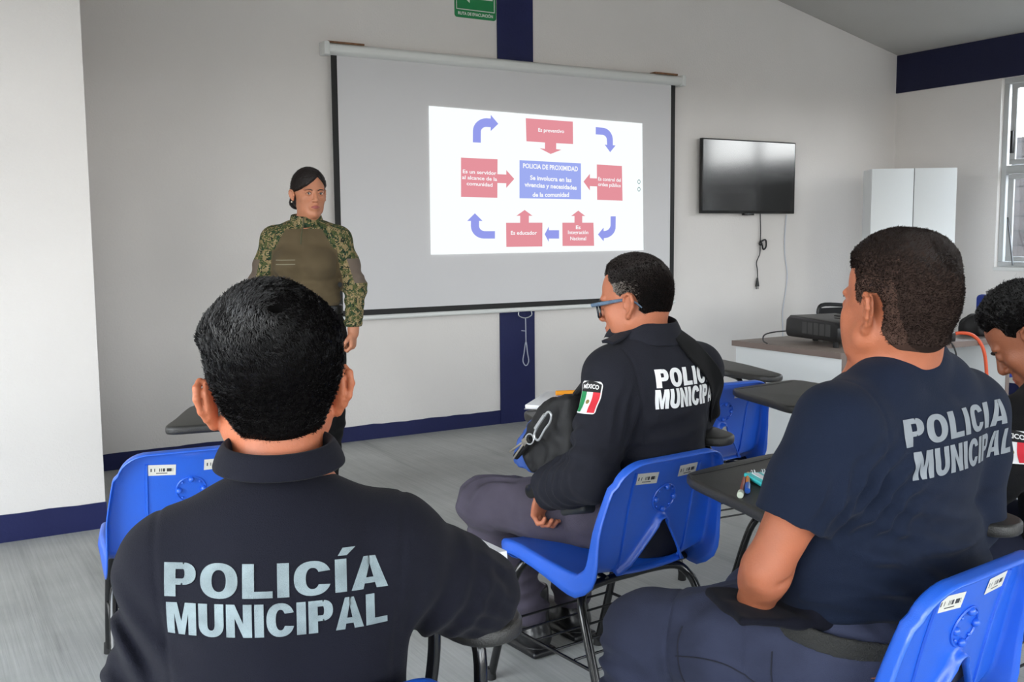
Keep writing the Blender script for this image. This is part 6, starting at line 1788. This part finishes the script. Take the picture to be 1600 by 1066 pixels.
# notebook under the elbow side of the nearest man
n0 = empty('spiral_notebook', wpt(0, .452, .185, ZT), math.radians(CH[0][2]-6)); tag(n0, 'open spiral notebook with thick white pages at the right elbow of the nearest man', 'notebook')
V = []; F = []; nx_, ny_ = 8, 10
for j in range(ny_+1):
    for i in range(nx_+1):
        u, v = i/nx_, j/ny_; x = -.055+.105*u-.01*v; y = -.105+.22*v; z = .013+.004*math.sin(u*2.2)+.010*(1-v)*u
        V.append((x, y, z))
for j in range(ny_+1):
    for i in range(nx_+1): V.append((V[j*(nx_+1)+i][0]+.002, V[j*(nx_+1)+i][1], .003))
k_ = nx_+1; o_ = (ny_+1)*k_
for j in range(ny_):
    for i in range(nx_): F += [(j*k_+i, j*k_+i+1, (j+1)*k_+i+1, (j+1)*k_+i), (o_+j*k_+i, o_+(j+1)*k_+i, o_+(j+1)*k_+i+1, o_+j*k_+i+1)]
for i in range(nx_): F += [(i+1, i, o_+i, o_+i+1), (ny_*k_+i, ny_*k_+i+1, o_+ny_*k_+i+1, o_+ny_*k_+i)]
for j in range(ny_): F += [(j*k_, (j+1)*k_, o_+(j+1)*k_, o_+j*k_), ((j+1)*k_+nx_, j*k_+nx_, o_+j*k_+nx_, o_+(j+1)*k_+nx_)]
mesh_obj('pages', V, F, M['paper'], n0, smooth=False)
MB().box(-.075, .054, -.11, .12, .0, .003).build('cover', mat('navy_cover', rgb(36, 44, 84), .5), n0)
sp_ = MB()
for k in range(22): 
    y = -.10+.0098*k; sp_.tube([(-.058+.0075*math.cos(a), y+.0016*math.sin(a), .010+.009*math.sin(a)) for a in np.linspace(0, 2*math.pi, 11)[:-1]], .0009, 5, closed=True)
sp_.build('spiral_wire', M['alu'], n0, smooth=True)

# pens and teal pad on the heavy man's tablet
def pen(name, ch, a, b, r, body_m, label, cap_m=None, cap_t=.25, capname='cap', cr=None, group=None, z0=None, z1=None):
    p, q = wpt(ch, a[0], a[1], (z0 if z0 else ZT+r)), wpt(ch, b[0], b[1], (z1 if z1 else ZT+r)); L_ = (q-p)
    rt = empty(name, p); tag(rt, label, 'pen')
    MB().tube([(0, 0, 0), L_*.93], r, 10).tube([L_*.93, L_], [r, r*.3], 10).build('barrel', body_m, rt, smooth=True)
    if cap_m: MB().tube([-L_*.02, L_*cap_t], cr or r*1.25, 10).build(capname, cap_m, rt, smooth=True)
    return rt
pen('pencil', 3, (.045, .325), (.185, .430), .0042, mat('red_brown_pencil', rgb(150, 66, 44), .4), 'red-brown pencil with a pale eraser, left of the orange pen on the tablet', mat('pale_eraser', rgb(206, 214, 196), .6), .12, 'eraser', .0075)
pen('ball_pen', 3, (.085, .338), (.225, .452), .0050, mat('orange_barrel', rgb(224, 132, 44), .35), 'orange ballpoint pen with a blue cap beside the teal pad', mat('blue_cap', rgb(30, 92, 190), .3), .32, 'cap', .0068)
tp = empty('notepad', wpt(3, .195, .345, ZT), math.radians(CH[3][2]-27)); tag(tp, 'small teal and white spiral pad on the tablet beside the heavy man', 'notepad')
M['teal'] = mat('teal_plastic', rgb(64, 200, 204), .35)
MB().box(-.045, .075, -.085, .085, 0, .012).build('cover', M['teal'], tp, bevel=.004)
MB().box(-.030, -.014, -.070, .072, .012, .0128).box(-.004, .064, -.070, .072, .012, .0128).build('page_window', M['paper'], tp)
rw = MB()
for k in range(4):
    for d_ in (0, .006): rw.tube([(-.025+k*.026+d_, .082+.006*math.cos(a), .008+.010*math.sin(a)) for a in np.linspace(0, 2*math.pi, 11)[:-1]], .0009, 5, closed=True)
rw.build('spiral_wire', M['alu'], tp, smooth=True)
# red pen in the right hand of the young man
rp = pen('red_pen', 6, (.53, .50), (.41, .41), .0052, mat('red_barrel', rgb(226, 48, 44), .35), 'red pen held upright over the tablet of the young man at the right edge', M['sign_white'], .10, 'tip', .0035, z0=.785, z1=.875)

# blue swivel chair and a backpack beyond the desk
sc_ = empty('swivel_chair', (5.87, 4.05, 0), math.radians(70)); tag(sc_, 'blue swivel chair with black arms beyond the right end of the desk', 'chair')
M['blue_fabric'] = mat('blue_upholstery', rgb(30, 58, 150), .8, bump=.2, bscale=400)
def cush(name, x0, x1, y0, y1, z0, z1, m, bev, par=sc_): return MB().box(x0, x1, y0, y1, z0, z1).build(name, m, par, bevel=bev, bseg=4)
cush('backrest', -.23, .23, -.27, -.20, .52, .93, M['blue_fabric'], .03); cush('seat', -.25, .25, -.22, .25, .43, .50, M['blue_fabric'], .03)
for s_ in (-1, 1): MB().tube([(s_*.25, -.10, .46), (s_*.31, -.10, .52), (s_*.31, -.06, .66), (s_*.31, .14, .67)], .016, 8, 5).build('armrest', M['black'], sc_, smooth=True)
MB().tube([(0, 0, .43), (0, 0, .08)], .025, 12).build('gas_column', M['black'], sc_, smooth=True)
MB().tube([(0, -.15, .45), (0, -.27, .50), (0, -.275, .62)], .018, 8, 4).build('back_stem', M['black'], sc_, smooth=True)
for k in range(5):
    a = 2*math.pi*k/5; MB().tube([(0, 0, .10), (.28*math.cos(a), .28*math.sin(a), .06)], .018, 8).build('base_arm', M['black'], sc_)
    MB().ball((.28*math.cos(a), .28*math.sin(a), .028), .028).build('caster', M['rubber'], sc_, smooth=True)
Bk = Vol((5.15, 3.46, .74), (5.44, 3.80, 1.0), .006); Bk.ell((5.30, 3.60, .81), (.082, .09, .066), None, 0); Bk.box((5.30, 3.60, .785), (.078, .08, .034), None, .02, .03); Bk.disp(lambda Q: .006*snoise(Q, .07, 220)); Bk.plane_cut((0, 0, .753), (0, 0, 1))
bko = Bk.build('black_bag', M['bag_black'], None, smooth=1); tag(bko, 'slumped black bag on the right end of the desk', 'bag')
